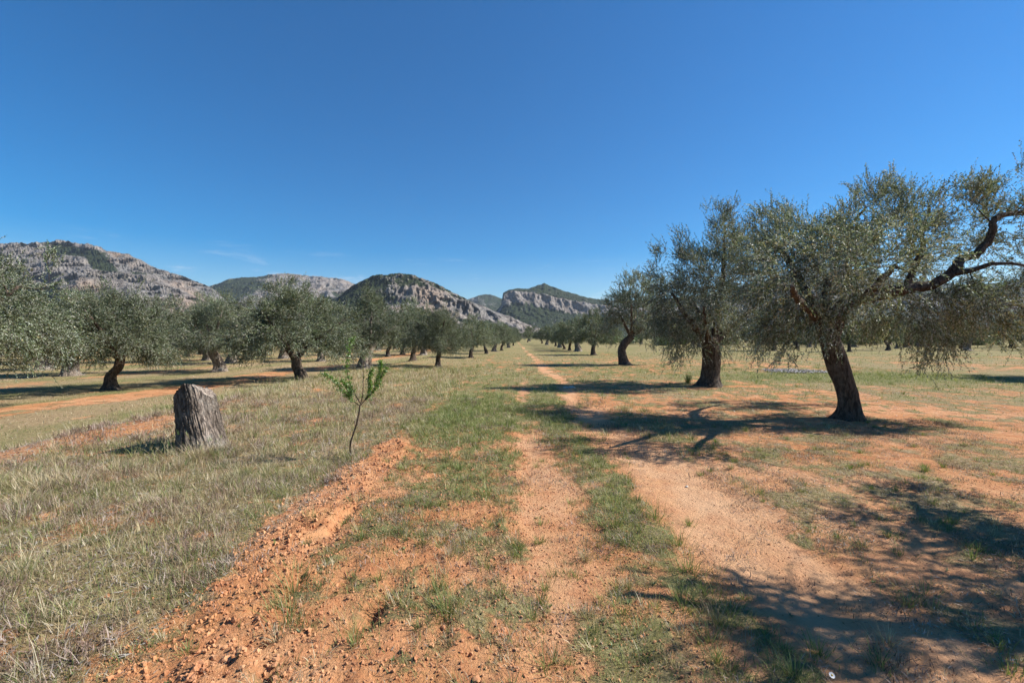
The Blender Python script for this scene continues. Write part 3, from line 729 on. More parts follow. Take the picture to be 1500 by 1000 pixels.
blobsE = [((-1.5, .2, 2.9), (.42, .4, .28), .9), ((-1.2, .1, 2.9), (.55, .5, .36), 1.1), ((-.6, .1, 2.9), (.6, .45, .5), .7), ((.4, 1.4, 2.5), (.65, .5, .5), 1), ((.9, 2.1, 2.6), (.5, .35, .4), .6),
          ((-1.7, -1.6, 3.1), (.6, .55, .4), .9), ((.5, -1.2, 3.2), (1, .8, .6), .9), ((1.2, .6, 3.2), (1, .9, .6), 1), ((-.4, -.9, 2.5), (.6, .5, .4), .7), ((.3, .9, 2.1), (.6, .5, .4), .8), ((-.3, .5, 2.2), (.45, .4, .3), .5)]
place_built(olive(14, trunkE, limbsE, [(np.array(a), np.array(b), c) for a, b, c in blobsE], 260, 3000, .07, .024, 14, 14, fill=.12), E0,
            'olive tree just outside the right edge that shades the foreground soil', 'olive trees in the row right of the track')

# --- generic variants
def variant(seed, pale=False, ang=None, dens=1., leaf=.09, lw=.038, per=15, seg=10, lean=.25, height=4.4, rad=2.05, r=.205, open_=False):
    rs = np.random.default_rng(seed)
    a = rs.uniform(0, 2 * pi) if ang is None else ang; lx, ly = lean * cos(a), lean * sin(a)
    th = rs.uniform(1.0, 1.35)
    tr = ([[0, 0, -.15], [-lx * .12, -ly * .12, .25], [lx * .25 + rs.normal(0, .04), ly * .25, .6], [lx * .75, ly * .75, .95], [lx, ly, th + .1]], r * 1.05, r * .72)
    ex = []
    if pale:
        ex = [([[r * .9, .05, -.15], [r * .7, .02, .4], [lx + .1, ly, th]], r * .6, r * .45), ([[-r * .8, -.1, -.15], [-r * .6, 0, .4], [lx - .1, ly + .05, th - .1]], r * .55, r * .4)]
    limbs = []; blobs = []
    nl = rs.integers(4, 6); zc = (height + 1.1) / 2
    for k in range(nl):
        b = a + 2 * pi * k / nl + rs.uniform(-.4, .4); q = rad * rs.uniform(.5, .8); zt = height * rs.uniform(.55, .78)
        top = np.array([lx + q * cos(b), ly + q * sin(b), zt])
        s = np.array([lx, ly, th - .15])
        limbs.append(([s, s * .6 + top * .4 + [0, 0, .15], top], r * .5, .03))
        blobs.append((top, np.array([.75, .75, .7]) * rs.uniform(.85, 1.2), 1))
        blobs.append((top * [1.2, 1.2, 0] + [0, 0, rs.uniform(1.5, 2.0)], np.array([.75, .75, .6]) * rs.uniform(.85, 1.2), 1.1))
        bb_ = b + pi / nl; blobs.append((np.array([lx + rad * .85 * cos(bb_), ly + rad * .85 * sin(bb_), rs.uniform(1.7, 2.7)]), np.array([.7, .7, .65]) * rs.uniform(.8, 1.2), 1))
    for k in range(6):
        b = rs.uniform(0, 2 * pi); q = rad * rs.uniform(0, .55)
        blobs.append((np.array([lx + q * cos(b), ly + q * sin(b), height * rs.uniform(.62, .86)]), np.array([.7, .7, .55]) * rs.uniform(.7, 1.2), 1))
    for k in range(3):
        b = rs.uniform(0, 2 * pi); q = rad * rs.uniform(.1, .7)
        blobs.append((np.array([lx + q * cos(b), ly + q * sin(b), height * rs.uniform(.86, 1.0)]), np.array([.28, .28, .45]), .8))
    blobs.append((np.array([lx, ly, zc]), np.array([rad * .66, rad * .66, 1.1]), 2.2))
    for k in range(5):
        b = 2 * pi * k / 5 + rs.uniform(-.4, .4); blobs.append((np.array([lx + rad * .62 * cos(b), ly + rad * .62 * sin(b), rs.uniform(1.35, 1.9)]), np.array([.6, .6, .5]), 1.1))
    return olive(seed, tr, limbs, blobs, int(170 * dens), int(3200 * dens), leaf, lw, per, seg, M_PALE if pale else M_BARK, ex, stems_on=False, sprig=(.2, .42), flare=1.5, fill=.12, gn=.26)
class Proto:
    def __init__(s, parts): s.parts = parts; s.first = None
    def put(s, loc, rz, sc, label, group):
        if s.first is None:
            tb, br, cr, bk = s.parts
            t = empty('olive_tree', loc, rz)
            k = tb.build('trunk', bk, t); c = cr.build('crown', M_OLIVE_GREEN, t, smooth=False)
            s.first = (t, k, c); s.parts = None
        else:
            t0, k0, c0 = s.first
            t = t0.copy(); COL.objects.link(t); t.location = loc; t.rotation_euler = (0, 0, rz)
            k = k0.copy(); k.parent = t; COL.objects.link(k)
            c = c0.copy(); c.parent = t; COL.objects.link(c)
        t.scale = (sc,) * 3 if np.isscalar(sc) else sc
        tag(t, label, 'olive tree', group); return t
NEAR = [Proto(variant(101, False, 0., 2.7, .066, .023, 18, 24, .3, r=.19)), Proto(variant(102, False, 0., 2.7, .066, .023, 18, 24, .2, 4.5, 2.1, .20)),
        Proto(variant(103, True, 0., 2.4, .066, .024, 18, 24, .25, 4.2, 2.0, .30)), Proto(variant(104, True, 0., 2.4, .066, .024, 18, 24, .4, 4.4, 2.0, .27))]
FAR = [Proto(variant(201)), Proto(variant(202, lean=.45, height=4.0)), Proto(variant(203, True, r=.32)), Proto(variant(204, height=4.7, rad=2.0)), Proto(variant(205, True, height=4.1, rad=2.3, r=.33))]
placed = []
def put(pr, px, py, rz, sc, label, group):
    p = at(px, py); placed.append(p[:2]); return pr.put(p, rz, sc, label, group)
GL = 'olive trees in the left field'; GR = 'olive trees in the row right of the track'; GM = 'olive trees in the row left of the track'
put(NEAR[1], -122, 606, .6, (1.12, 1.12, 1.12), 'olive tree at the left edge of the frame, only its silvery right branches showing', GL)
put(NEAR[0], 163, 570, .15, (1.0, 1.0, .86), 'round dense olive tree with thick dark trunk leaning on orange strip, left of the stump', GL)
put(NEAR[2], 103, 550, 1.2, .98, 'olive tree with pale flaring trunk behind and left of the round dense one', GL)
put(NEAR[3], 322, 544, 4.0, 1.0, 'olive tree with short pale forked trunk above the stump', GL)
put(NEAR[1], 439, 557, 3.0, (1.22, 1.22, .98), 'largest olive tree left of the sapling, wide crown over a split grey trunk', GL)
put(NEAR[2], 534, 540, .3, 1.12, 'olive tree with pale twisted trunk standing right behind the green sapling', GL)
put(NEAR[0], 642, 537, 5.1, (.80, .80, .78), 'olive tree with straight black trunk, nearest of the row left of the track', GM)
put(FAR[3], 605, 528, 2., .95, 'grey olive tree just left of the straight black trunk', GL)
put(FAR[0], 690, 524, 1., (.8, .8, .85), 'second olive tree of the row left of the track', GM)
for k, (px, py, s) in enumerate([(712, 518, .85), (724, 514.5, .85), (735, 513, .85), (745, 509, .8), (752, 506, .8)]):
    put(FAR[(k + 1) % 5], px, py, k * 1.3, s, ['third', 'fourth', 'fifth', 'sixth', 'seventh'][k] + ' olive tree of the left row, counting away from the camera', GM)
for k, (px, py, s) in enumerate([(869, 520, 1.05), (847, 514.5, 1.05), (834.5, 513, .95), (826.5, 511.3, .9), (820, 509, .95), (814, 507, .95), (801, 505, 1.), (794, 503, .95), (773, 501, .9)]):
    put(FAR[(k + 3) % 5 if k else 0], px, py, k * 2.1 + 1, s, ['fourth', 'fifth', 'sixth', 'seventh', 'eighth', 'ninth', 'tenth', 'eleventh', 'farthest visible'][k] + ' olive tree of the right row, counting away from the camera', GR)
for k, (px, py) in enumerate([(45, 530), (340, 532), (304, 528), (237, 530), (415, 525), (470, 529), (589, 519), (620, 520), (500, 520), (293, 519), (380, 519)]):
    put((FAR + NEAR[2:3])[(k * 2) % 6], px, py, k * 1.7, 1 + .1 * sin(k * 2.2),
        'olive tree whose trunk foot shows at the %s' % ['far left edge of the second row', 'right of the pale forked trunk', 'left of the pale forked trunk', 'gap left of the pale forked trunk',
        'gap just left of the largest left tree', 'gap right of the largest left tree', 'gap before the grey tree', 'left foot of the straight black trunk', 'back, behind the pale twisted trunk', 'back, left of the pale forked trunk', 'back, between pale forked trunk and largest tree'][k], GL)
put(FAR[0], 1244, 515, 1., 1.0, 'olive tree seen small behind the leaning trunk of the nearest right tree', 'olive trees across the right field')
put(NEAR[0], 1618, 556, 1., 1.0, 'olive tree past the right edge casting a shadow on the green grass', 'olive trees across the right field')
rs = np.random.default_rng(5); cnt = 0
def free(x, y, dmin=5.5): return all((x - q[0]) ** 2 + (y - q[1]) ** 2 > dmin ** 2 for q in placed)
for xi in range(15):
    for yi in range(18):
        x = -12.8 - 7.2 * xi + rs.normal(0, .5); y = 27 + 7.2 * yi + rs.normal(0, .8)
        if abs(x) > 1.16 * y or not free(x, y, 5.2): continue
        if y > 110 and xi % 2: continue
        placed.append((x, y)); cnt += 1
        FAR[rs.integers(0, 5)].put((x, y, float(gh(x, y))), rs.uniform(0, 6.3), rs.uniform(.9, 1.12),
            'distant olive tree deep in the left field rows' if y < 85 else 'very far olive tree below the mountains on the left', 'distant olive trees of the left field')
for xi in range(10):
    for yi in range(12):
        x = 34 + 9 * xi + rs.normal(0, 1); y = 62 + 9 * yi + rs.normal(0, 1)
        if abs(x) > 1.2 * y or not free(x, y, 7): continue
        if y > 120 and yi % 2: continue
        placed.append((x, y)); cnt += 1
        FAR[rs.integers(0, 5)].put((x, y, float(gh(x, y))), rs.uniform(0, 6.3), rs.uniform(.95, 1.25),
            'distant olive tree beyond the right field behind the nearest trees', 'distant olive trees of the right field')
for k in range(34):   # the line of trees that closes the grove
    x = -70 + 7 * k + rs.normal(0, 1); y = 176 + rs.normal(0, 5)
    FAR[rs.integers(0, 5)].put((x, y, float(gh(x, y))), rs.uniform(0, 6.3), rs.uniform(1.2, 1.6), 'far tree in the line that closes the grove at the foot of the hills', 'trees closing the far end of the grove')
print('scattered', cnt)

# ------------------------------------------------------------------ stump
S0 = at(297, 655)
def make_stump():
    t = empty('tree_stump', S0); tag(t, 'weathered grey brown tree stump with furrowed bark standing in dry grass', 'tree stump')
    mb = MB(); ns, nh = 220, 110
    a = np.linspace(0, 2 * pi, ns, endpoint=False); f = np.linspace(0, 1, nh)
    A, Fh = np.meshgrid(a, f)
    ca, sa_ = np.cos(A), np.sin(A)
    rx = .245 + .05 * (1 - Fh) ** 2 - .02 * Fh; ry = .235 + .05 * (1 - Fh) ** 2 - .03 * Fh
    wav = 1 + .07 * np.cos(3 * A + .6 + Fh) + .04 * np.cos(5 * A + 2) + .05 * pn(ca * 1.5, sa_ * 1.5 + Fh, 5)
    A2 = A + .32 * Fh + .05 * pn(A * 2, Fh * 3, 2)
    fur = ridged(np.cos(A2) * 6.5 + Fh * .6, np.sin(A2) * 6.5 + Fh * 1.5, 4, 7)
    furf = ridged(np.cos(A2) * 17, np.sin(A2) * 17 + Fh * 4.5, 3, 8)
    smooth = np.exp(-((np.mod(A + pi, 2 * pi) - pi + .75) / .30) ** 2)          # barkless pale face, right front
    dsp = (.028 * fur + .016 * furf) * (1 - .75 * smooth)
    x = (rx * wav + dsp) * ca; y = (ry * wav + dsp) * sa_
    flare = np.exp(-Fh * 8) * .09 * (1 + .6 * np.cos(A * 4 + 1)); x += flare * ca; y += flare * sa_
    # top: high towards the right of centre, sloping to the left shoulder and right side
    top = .86 - .80 * np.maximum(0, -x - .02) - 1.0 * np.maximum(0, x - .08) - .28 * y + .025 * pn(x * 9, y * 9, 3)
    z = -.08 + (top + .08) * Fh; x = x - .10 * (z - .2)
    V = np.stack([x, y, z], -1)
    col = np.clip(.5 - .12 * (1 - fur[..., None]) + .75 * smooth[..., None], .12, 1.3) * np.array([1, .98, .96])
    i = np.arange(nh - 1)[:, None] * ns; j = np.arange(ns)[None]; k = (j + 1) % ns
    q = np.stack([i + j, i + k, i + ns + k, i + ns + j], -1).reshape(-1, 4)
    mb.add(V.reshape(-1, 3), q=q, c=col.reshape(-1, 3)); mb.build('bark', M_STUMP, t)
    cp = MB(); rings = []; edge = V[-1]; cen = edge.mean(0); cen[2] = .8
    nr = 14
    for r in range(nr + 1):
        s = 1 - r / nr; p = cen + (edge - cen) * s * .995; px_ = p[:, 0] + .06
        zz = .86 - .80 * np.maximum(0, -px_ - .02) - 1.0 * np.maximum(0, px_ - .08) - .28 * p[:, 1]
        p[:, 2] = zz + .025 * pn(p[:, 0] * 9, p[:, 1] * 9, 3) + (.035 * fbm(p[:, 0] * 16, p[:, 1] * 40, 4, 9) if r else 0) - .001
        if r == 0: p[:, 2] = edge[:, 2]
        rings.append(p)
    V = np.concatenate(rings); i = np.arange(nr)[:, None] * ns
    q = np.stack([i + j, i + k, i + ns + k, i + ns + j], -1).reshape(-1, 4)
    cp.add(V, q=q, c=(.95, .94, .93)); cp.build('broken_top', M_STUMP, t)
    t.rotation_euler = (0, radians(-3), 0)
make_stump()

# ------------------------------------------------------------------ sapling
P0 = at(514, 670); dP = P0[1]
def ps(px, py, o=0.): return pt(px, py, dP + o) - P0
def make_sapling():
    t = empty('almond_sapling', P0); tag(t, 'thin young sapling with bright green leaves standing in the grass', 'sapling')
    mb = MB(); lf = MB(); rs = np.random.default_rng(9)
    tr = catmull([[0, 0, -.05], ps(513, 655), ps(515, 643), ps(522, 622), ps(526, 604), ps(527, 594)], 24)
    tube(mb, tr, np.linspace(.0135, .011, 24), 8, .12, 3)
    k = mb.build('trunk', M_TWIG, t)
    bs = [([ps(527, 595), ps(531, 580), ps(532, 560), ps(532, 540), ps(533, 525)], .008),
          ([ps(527, 594), ps(515, 585, -.05), ps(505, 575, -.08), ps(494, 562, -.12), ps(484, 552, -.15), ps(471, 546, -.2)], .007),
          ([ps(527, 590), ps(519, 575, .1), ps(512, 560, .12), ps(508, 540, .15), ps(510, 520, .15), ps(513, 503, .18), ps(519, 494, .2)], .007),
          ([ps(528, 594), ps(536, 584, .05), ps(546, 574, .05), ps(555, 562, .05), ps(560, 548, .08), ps(569, 536, .1)], .007),
          ([ps(536, 584, .05), ps(542, 568, -.1), ps(541, 552, -.12), ps(546, 540, -.12)], .005),
          ([ps(546, 574, .05), ps(552, 558, .15), ps(557, 540, .2), ps(558, 528, .2)], .005),
          ([ps(515, 585), ps(511, 570, -.15), ps(500, 556, -.18)], .004)]
    br = MB(); V = []; C = []
    for i, (P, r) in enumerate(bs):
        Cc = catmull(P, 16); tube(br, Cc, np.linspace(r, .002, 16), 5)
        if i: dens = 48
        else: dens = 1
        for s in range(3 if i else 9, 16):
            for _ in range(dens if s < 15 else 8):
                b = Cc[s] + rs.normal(0, .006, 3)
                if rs.random() < .35: b = b + rs.normal(0, .03, 3)
                d = unit(rs.normal(0, 1, 3) + unit(Cc[s] - Cc[s - 1]) * .6); L = rs.uniform(.02, .042)
                sd = unit(np.cross(d, rs.normal(0, 1, 3))) * L * .17
                tip = b + d * L; tip[2] -= .006
                V += [b, b + d * L * .35 + sd, b + d * L * .7 + sd * .8, tip, b + d * L * .7 - sd * .8, b + d * L * .35 - sd]; tone = rs.uniform(.7, 1.3); C += [[tone] * 3] * 6
    br.build('branches', M_TWIG, k)
    n = len(V) // 6; b = np.arange(n)[:, None] * 6
    lf.add(np.array(V), q=np.concatenate([b + [0, 1, 2, 5], b + [5, 2, 3, 4]]), c=np.array(C))
    lf.build('leaves', M_SAP, t, smooth=False)
make_sapling()

# ------------------------------------------------------------------ small things
def daisy():
    p = at(1213, 992); p[2] = float(gz(p[0], p[1]))
    t = empty('daisy', p); tag(t, 'small white daisy with yellow centre in the shaded soil near the bottom edge', 'flower')
    mw = m_plain('petal_white', (.8, .8, .78), .6); my = m_plain('flower_yellow', (.75, .5, .05), .6); mg = m_plain('stem_green', (.1, .18, .05), .6)
    s = MB(); tube(s, catmull([[0, 0, -.01], [.003, 0, .02], [0, 0, .045]], 8), .0011, 5); s.build('stem', mg, t)
    pm = MB()
    for k in range(15):
        a = 2 * pi * k / 15; d = np.array([cos(a), sin(a), .15]); sd = np.array([-sin(a), cos(a), 0]) * .0028; c = np.array([0, 0, .045])
        pm.add([c + d * .003 - sd * .5, c + d * .003 + sd * .5, c + d * .009 + sd, c + d * .0135 + sd * .4, c + d * .0135 - sd * .4, c + d * .009 - sd], q=[[0, 1, 2, 5], [5, 2, 3, 4]])
    pm.build('petals', mw, t, smooth=False)
    y = MB(); y.add(IV * [.0042, .0042, .003] + [0, 0, .047], t=IF); y.build('flower_centre', my, t)
    t.rotation_euler = (radians(35), 0, 0)
daisy()
def stone(px, py, r, label):
    p = at(px, py); m = MB(); rs = np.random.default_rng(int(px))
    v = IV * (1 + .18 * rs.normal(0, 1, (len(IV), 1))) * np.array([r, r * .7, r * .45]); m.add(v, t=IF)
    o = m.build('stone', m_plain('pale_stone', (.62, .58, .52), .8)); o.location = (p[0], p[1], float(gz(p[0], p[1])) + r * .15); o.rotation_euler = (0, 0, px)
    tag(o, label, 'stone')
stone(829, 568, .10, 'pale stone half buried beside the right wheel track, left one of two')
stone(838, 568, .12, 'pale stone half buried beside the right wheel track, right one of two')
stone(1006, 711, .02, 'tiny pale pebble on the bare track')

def upright_tuft():
    p = at(1008, 561); mb = MB(); n = 90; a = rng.uniform(0, 2 * pi, n); r = np.abs(rng.normal(0, .05, n))
    blades(mb, np.stack([r * np.cos(a), r * np.sin(a), np.full(n, -.02)], 1), rng.uniform(.25, .5, n), np.full(n, .014), a, rng.uniform(.0, .4, n), rng.uniform(0, .5, n), GREEN[rng.integers(0, 4, n)] * .8, 3)
    o = mb.build('weed', M_GRASS, smooth=False); o.location = p; tag(o, 'small upright green weed at the left foot of the second right tree', 'weed')
upright_tuft()

# burnt patch of ash behind the nearest right tree
def ash():
    c = at(1165, 544); mb = MB(); n = 2600
    r = np.sqrt(rng.random(n)); a = rng.uniform(0, 2 * pi, n)
    x = c[0] + 1.35 * r * np.cos(a) + .2 * rng.normal(0, 1, n); y = c[1] + 1.3 * r * np.sin(a)
    P = np.stack([x, y, gz(x, y) + rng.uniform(.0, .05, n)], 1); L = rng.uniform(.05, .25, n)
    pal = np.array([[.42, .39, .40], [.30, .27, .27], [.55, .53, .53], [.10, .09, .09]])
    blades(mb, P, L, L * .25, rng.uniform(0, 2 * pi, n), rng.uniform(1.2, 1.6, n), rng.uniform(-.1, .3, n), pal[rng.integers(0, 4, n)], 2)
    tag(mb.build('ash', M_LITTER, smooth=False), 'grey patch of ash and burnt prunings on the ground behind the nearest right tree', 'ash patch', kind='stuff')
ash()

# bushes along the far right field margin
def bush_mesh(seed):
    rs = np.random.default_rng(seed); mb = MB(); n = 5200
    cen = rs.normal(0, .55, (9, 3)) * [1.5, 1, .35] + [0, 0, .8]
    c = cen[rs.integers(0, 9, n)] + unit(rs.normal(0, 1, (n, 3))) * rs.uniform(.4, .75, (n, 1)); c[:, 2] = np.abs(c[:, 2])
    d = unit(rs.normal(0, 1, (n, 3)) + [0, 0, .5]); sd = unit(np.cross(d, rs.normal(0, 1, (n, 3)))) * .035
    V = np.stack([c, c + d * .06 + sd, c + d * .14, c + d * .06 - sd], 1).reshape(-1, 3)
    mb.add(V, q=np.arange(n)[:, None] * 4 + np.arange(4), c=np.repeat(rs.uniform(.6, 1.2, (n, 1)) * [.75, .95, .6], 4, 0)); return mb
bush0 = [bush_mesh(1).build('bush', M_OLIVE, smooth=False), bush_mesh(2).build('bush', M_OLIVE, smooth=False)]
for k in range(40):
    b = bush0[k] if k < 2 else bush0[k % 2].copy()
    if k >= 2: COL.objects.link(b)
    x = (22 + k * 4 if k < 28 else -6 - (k - 28) * 5) + rs.normal(0, 1.5); y = (104 + rs.normal(0, 8)) if k < 28 else 150 + rs.normal(0, 6)
    b.location = (x, y, float(gh(x, y)) - .1); b.rotation_euler = (0, 0, rs.uniform(0, 6)); s = rs.uniform(.9, 1.7); b.scale = (s * 1.5, s * 1.5, s)
    tag(b, 'low dark bush on the far margin of the right field' if k < 28 else 'low dark bush at the far end left of the track', 'bush', 'bushes along the far right margin' if k < 28 else 'bushes at the far end of the grove')

# ------------------------------------------------------------------ mountains
def mountain(name, px0, px1, step, contours, blobs, amp, lam, seed, veg0=0., warm=0., sky=.6):
    """contours: (depth, [(px,py)...], veg) from the foot up to the ridge and down its back"""
    pxs = np.arange(px0, px1 + step, step); vs = []; ds = []; pys = []; vg = []
    n = len(contours)
    for i in range(n - 1):
        d0, l0, g0 = contours[i]; d1, l1, g1 = contours[i + 1]
        y0 = np.interp(pxs, *zip(*l0)); y1 = np.interp(pxs, *zip(*l1))
        ext = max(float(np.abs(y1 - y0).mean()), abs(d1 - d0) / 80.)
        k = max(6, int(ext / step * 1.1))
        for j in range(k if i < n - 2 else k + 1):
            f = j / k; ds.append(np.full(len(pxs), d0 + (d1 - d0) * f)); pys.append(y0 + (y1 - y0) * f); vg.append(np.full(len(pxs), g0 + (g1 - g0) * f))
            vs.append(i + f)
    D = np.array(ds).T; PY = np.array(pys).T; VG = np.array(vg).T; PX = np.tile(pxs[:, None], (1, D.shape[1]))
    Xm = (PX - 750) / F * D; Zm = CAMH + (HZ - PY) / F * D
    VS = np.array(vs)[None]; edge = ss(VS, 0, .6)
    big = ridged(Xm / lam + D / lam * .35, Zm / lam * .55 + D / lam * .5, 5, seed)
    flu = ridged(Xm / (lam * .28), Zm / (lam * .9) + D / lam * .6, 4, seed + 40)
    Dn = D - amp * (big * 1.0 + flu * .55) * edge
    rim = 1 - np.exp(-((VS - (n - 2)) / .5) ** 2) * .75
    Zn = Zm + amp * .22 * (fbm(Xm / lam * 1.7, D / lam * 1.7, 4, seed + 9)) * edge * rim
    Zn = Zn + sky * D / F * fbm(Xm / (D / F * 9), D / (D / F * 9), 4, seed + 19) * 1.6 * edge
    Xm = Xm * Dn / D
    veg = VG + .28 * fbm(Xm / lam * 1.2, Zm / lam * 1.8, 4, seed + 29) - .25 * (big > .55)
    wm = np.full(D.shape, warm)
    for (cx, cy, rx, ry, rot, val) in blobs:
        cr_, sr = cos(radians(rot)), sin(radians(rot)); ax = (PX - cx) * cr_ + (PY - cy) * sr; ay = -(PX - cx) * sr + (PY - cy) * cr_
        e = np.exp(-((ax / rx) ** 2 + (ay / ry) ** 2) ** 1.5)
        if val == 'warm': wm = wm + 1.0 * e
        else: veg = veg + val * e
    mb = MB(); mb.add(np.stack([Xm, Dn, Zn], -1), q=grid_faces(*D.shape)[:, ::-1], c=np.clip(np.stack([veg, wm, 0 * wm], -1), 0, 1).reshape(-1, 3))
    return tag(mb.build(name, M_MTN), kind='structure')

sk1 = [(-420, 420), (-200, 385), (-60, 368), (0, 361), (60, 360), (82, 356), (125, 359), (150, 368), (163, 372), (190, 375), (215, 390), (235, 398), (262, 405), (285, 413), (305, 420), (322, 432), (338, 452), (350, 480), (400, 492)]
mountain('mountain', -420, 400, 1.1, [
    (900, [(-420, 497), (400, 497)], .9),
    (1300, [(-420, 470), (0, 455), (100, 455), (200, 462), (340, 480), (400, 494)], .85),
    (1600, [(-420, 450), (0, 428), (90, 434), (160, 440), (210, 452), (270, 468), (340, 478), (400, 494)], .30),
    (1800, [(-420, 430), (0, 400), (90, 402), (170, 415), (240, 432), (300, 450), (340, 470), (400, 493)], .2),
    (2050, [(-420, 425), (0, 378), (80, 380), (150, 392), (230, 412), (290, 430), (335, 458), (400, 493)], .22),
    (2250, sk1, .22),
    (3000, [(p, 496) for p, _ in sk1[:1] + sk1[-1:]], .3)],
    [(110, 372, 42, 8, 12, .9), (145, 388, 20, 14, 40, .9), (165, 400, 30, 5, 20, .55), (60, 440, 60, 16, 5, .6), (120, 442, 50, 12, 5, .6), (205, 402, 20, 4, 10, .5), (20, 410, 30, 20, 0, .5),
     (75, 425, 12, 12, 0, .5), (150, 437, 22, 4, 0, -.5),
     (178, 382, 22, 14, 0, 'warm'), (285, 430, 45, 10, 28, 'warm'), (275, 455, 45, 14, 20, 'warm'), (125, 425, 30, 10, 0, 'warm')], 85, 210, 3, 0, .25)
sk2 = [(240, 470), (290, 428), (312, 419), (335, 411), (360, 407), (400, 404), (425, 402), (450, 405), (470, 407), (500, 411), (530, 420), (560, 430), (640, 455), (700, 480)]
mountain('mountain', 240, 700, 1.2, [
    (1900, [(240, 497), (700, 497)], .8),
    (2500, [(240, 485), (320, 465), (400, 460), (500, 465), (600, 480), (700, 492)], .75),
    (3000, [(240, 478), (320, 436), (400, 430), (480, 432), (560, 452), (640, 470), (700, 488)], .55),
    (3500, sk2, .42),
    (4500, [(240, 496), (700, 496)], .5)],
    [(360, 415, 40, 9, 0, .4), (455, 425, 30, 8, 15, -.5), (405, 420, 12, 10, 0, -.55), (375, 440, 25, 6, 0, -.4), (500, 418, 25, 6, 15, -.6), (330, 425, 25, 15, 0, .4), (450, 412, 30, 4, 8, -.45), (480, 440, 20, 14, 0, .3)], 100, 300, 7, 0, .45)
sk3 = [(440, 480), (490, 440), (505, 428), (525, 416), (548, 406), (575, 403), (598, 402), (612, 408), (635, 416), (660, 428), (685, 440), (700, 446), (720, 455), (750, 466), (780, 478), (805, 487), (850, 494), (900, 497)]
mountain('mountain', 440, 900, .9, [
    (700, [(440, 497), (900, 497)], .7),
    (1000, [(440, 492), (540, 482), (600, 480), (680, 482), (760, 488), (830, 494), (900, 497)], .45),
    (1180, [(440, 488), (530, 462), (570, 462), (610, 462), (650, 462), (700, 474), (760, 484), (830, 493), (900, 497)], .36),
    (1300, [(440, 486), (515, 446), (560, 446), (600, 445), (640, 450), (690, 462), (740, 474), (800, 488), (900, 497)], .36),
    (1380, [(440, 485), (515, 432), (560, 423), (590, 421), (630, 428), (670, 440), (710, 455), (760, 471), (800, 487), (900, 497)], .62),
    (1520, sk3, .85),
    (2100, [(440, 496), (900, 496)], .5)],
    [(520, 430, 32, 20, -20, .8), (525, 452, 45, 14, 0, .65), (590, 428, 18, 8, 0, -.35), (620, 440, 30, 14, 20, -.4), (575, 462, 30, 5, -5, -.4), (660, 445, 40, 8, 27, -.5), (740, 466, 70, 9, 24, -.6), (720, 480, 40, 5, 15, .5),
     (600, 455, 45, 8, 0, 'warm'), (640, 440, 30, 12, 25, 'warm')], 50, 95, 13, 0, .4)
sk4 = [(620, 490), (660, 455), (680, 441), (700, 434), (712, 431), (725, 434), (742, 441), (765, 452), (800, 470), (850, 490)]
mountain('mountain', 620, 850, 1.0, [(3000, [(620, 497), (850, 497)], .9), (3800, [(620, 494), (700, 462), (760, 468), (850, 493)], .85), (4600, sk4, .8), (5600, [(620, 496), (850, 496)], .8)],
    [(748, 450, 12, 5, 30, -.7), (720, 446, 10, 4, 0, -.3)], 60, 260, 17, 0, .3)
sk5 = [(640, 495), (700, 478), (725, 458), (734, 448), (737, 430), (745, 425), (758, 423), (772, 424), (785, 420), (797, 416), (812, 421), (826, 427), (845, 432), (862, 437), (890, 440), (950, 440), (1040, 432), (1120, 412), (1200, 385), (1250, 396), (1330, 412), (1420, 418), (1500, 412), (1600, 415), (1800, 440), (1900, 480)]
ct5 = [(640, 495), (700, 480), (725, 461), (734, 449), (737, 434), (750, 427), (770, 428), (800, 434), (830, 440), (870, 447), (950, 455), (1100, 445), (1200, 420), (1400, 440), (1700, 440), (1900, 482)]
cb5 = [(640, 495), (700, 481), (725, 463), (740, 452), (755, 447), (780, 450), (810, 457), (840, 461), (870, 464), (950, 468), (1100, 458), (1200, 440), (1400, 455), (1700, 455), (1900, 485)]
mountain('mountain', 640, 1900, 1.0, [
    (1300, [(640, 497), (1900, 497)], .95),
    (1900, [(640, 496), (740, 482), (850, 482), (1900, 485)], .95),
    (2400, cb5, .9),
    (2460, [(a, b - (b - c) * .5) for (a, b), c in zip(cb5, np.interp([q[0] for q in cb5], *zip(*ct5)))], .02),
    (2500, ct5, .02),
    (2560, [(a, b + (c - b) * .15) for (a, b), c in zip(ct5, np.interp([q[0] for q in ct5], *zip(*sk5)))], .9),
    (3000, sk5, .95),
    (4000, [(640, 496), (1900, 496)], .9)],
    [(742, 440, 5, 9, 0, .25), (850, 452, 60, 7, 8, -.15)], 44, 100, 23, 0, .35)

def haze():
    mb = MB(); a, b, z0, z1 = -9500, 9500, -1.5, 1150
    mb.add([[x, y, z] for x in (a, b) for y in (-200, b) for z in (z0, z1)], q=[[0, 1, 3, 2], [4, 6, 7, 5], [0, 4, 5, 1], [2, 3, 7, 6], [0, 2, 6, 4], [1, 5, 7, 3]])
    m, nt = mat('haze'); n = N(nt)
    v = n('ShaderNodeVolumePrincipled', None, Color=(.72, .84, 1, 1), Density=HAZE, Anisotropy=.2)
    nt.links.new(v.outputs[0], n('ShaderNodeOutputMaterial').inputs['Volume'])
    tag(mb.build('haze', m, smooth=False), kind='stuff')
HAZE = 0.4e-4
haze()

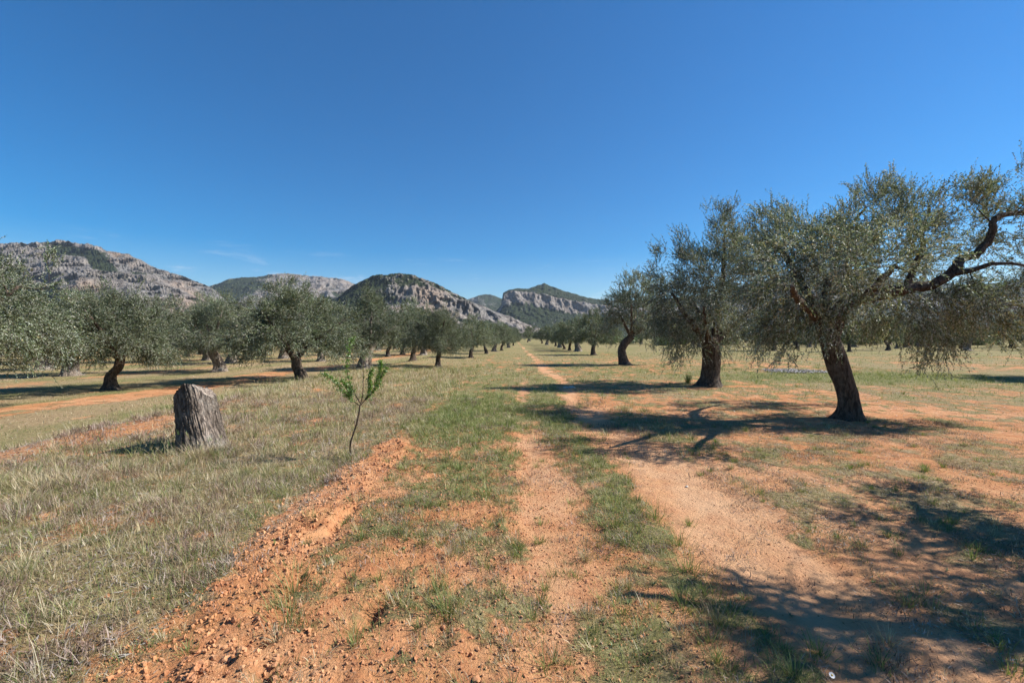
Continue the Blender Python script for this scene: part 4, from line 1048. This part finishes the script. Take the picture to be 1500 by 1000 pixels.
# ------------------------------------------------------------------ light, sky, camera
def world():
    w = bpy.data.worlds.new('World'); SC.world = w; w.use_nodes = True; nt = w.node_tree; nt.nodes.clear(); n = N(nt)
    sky = n('ShaderNodeTexSky', {'sky_type': 'NISHITA', 'sun_disc': False, 'sun_elevation': SUN_EL, 'sun_rotation': pi / 2 - SUN_AZ,
                                 'altitude': 0, 'air_density': 1.0, 'dust_density': .1, 'ozone_density': 3.0})
    co = n('ShaderNodeTexCoord').outputs['Generated']
    sep = n('ShaderNodeSeparateXYZ', None, Vector=co)
    mp = n('ShaderNodeMapping', None, Vector=co); mp.inputs['Scale'].default_value = (1, 1, 5)
    f = n.noise(mp.outputs[0], 7.5, 7, .6, .3)
    z = sep.outputs[2]
    lo = n.math('MULTIPLY', n.ramp(z, .03, .09), n.ramp(z, .20, .115))
    k = n.math('MULTIPLY', n.math('MULTIPLY', n.ramp(f, .56, .74), lo), .38)
    hs = n('ShaderNodeHueSaturation', None, Color=sky.outputs[0], Hue=.504, Saturation=1.72, Value=1.0).outputs[0]
    c = n.mix(k, hs, (8.0, 8.4, 9.0))
    bg = n('ShaderNodeBackground', None, Color=c, Strength=.070)
    o = n('ShaderNodeOutputWorld'); nt.links.new(bg.outputs[0], o.inputs[0])
world()
sd = bpy.data.lights.new('sun', 'SUN'); sd.energy = 5.0; sd.angle = radians(.53); sd.color = (1, .955, .88)
so = bpy.data.objects.new('sun', sd); COL.objects.link(so)
from mathutils import Vector
so.rotation_euler = Vector((cos(SUN_EL) * cos(SUN_AZ), cos(SUN_EL) * sin(SUN_AZ), sin(SUN_EL))).to_track_quat('Z', 'Y').to_euler()
so.location = (20, 2, 30)
cd = bpy.data.cameras.new('camera'); cd.lens = 16; cd.sensor_width = 36; cd.clip_start = .05; cd.clip_end = 30000; cd.shift_y = -4 / 1500
co_ = bpy.data.objects.new('camera', cd); COL.objects.link(co_); co_.location = (0, 0, CAMH); co_.rotation_euler = (pi / 2, 0, 0)
SC.camera = co_
SC.view_settings.view_transform = 'Standard'; SC.view_settings.look = 'None'; SC.view_settings.gamma = 1; SC.view_settings.exposure = .92
SC.cycles.max_bounces = 6; SC.cycles.diffuse_bounces = 3; SC.cycles.transmission_bounces = 3; SC.cycles.transparent_max_bounces = 4
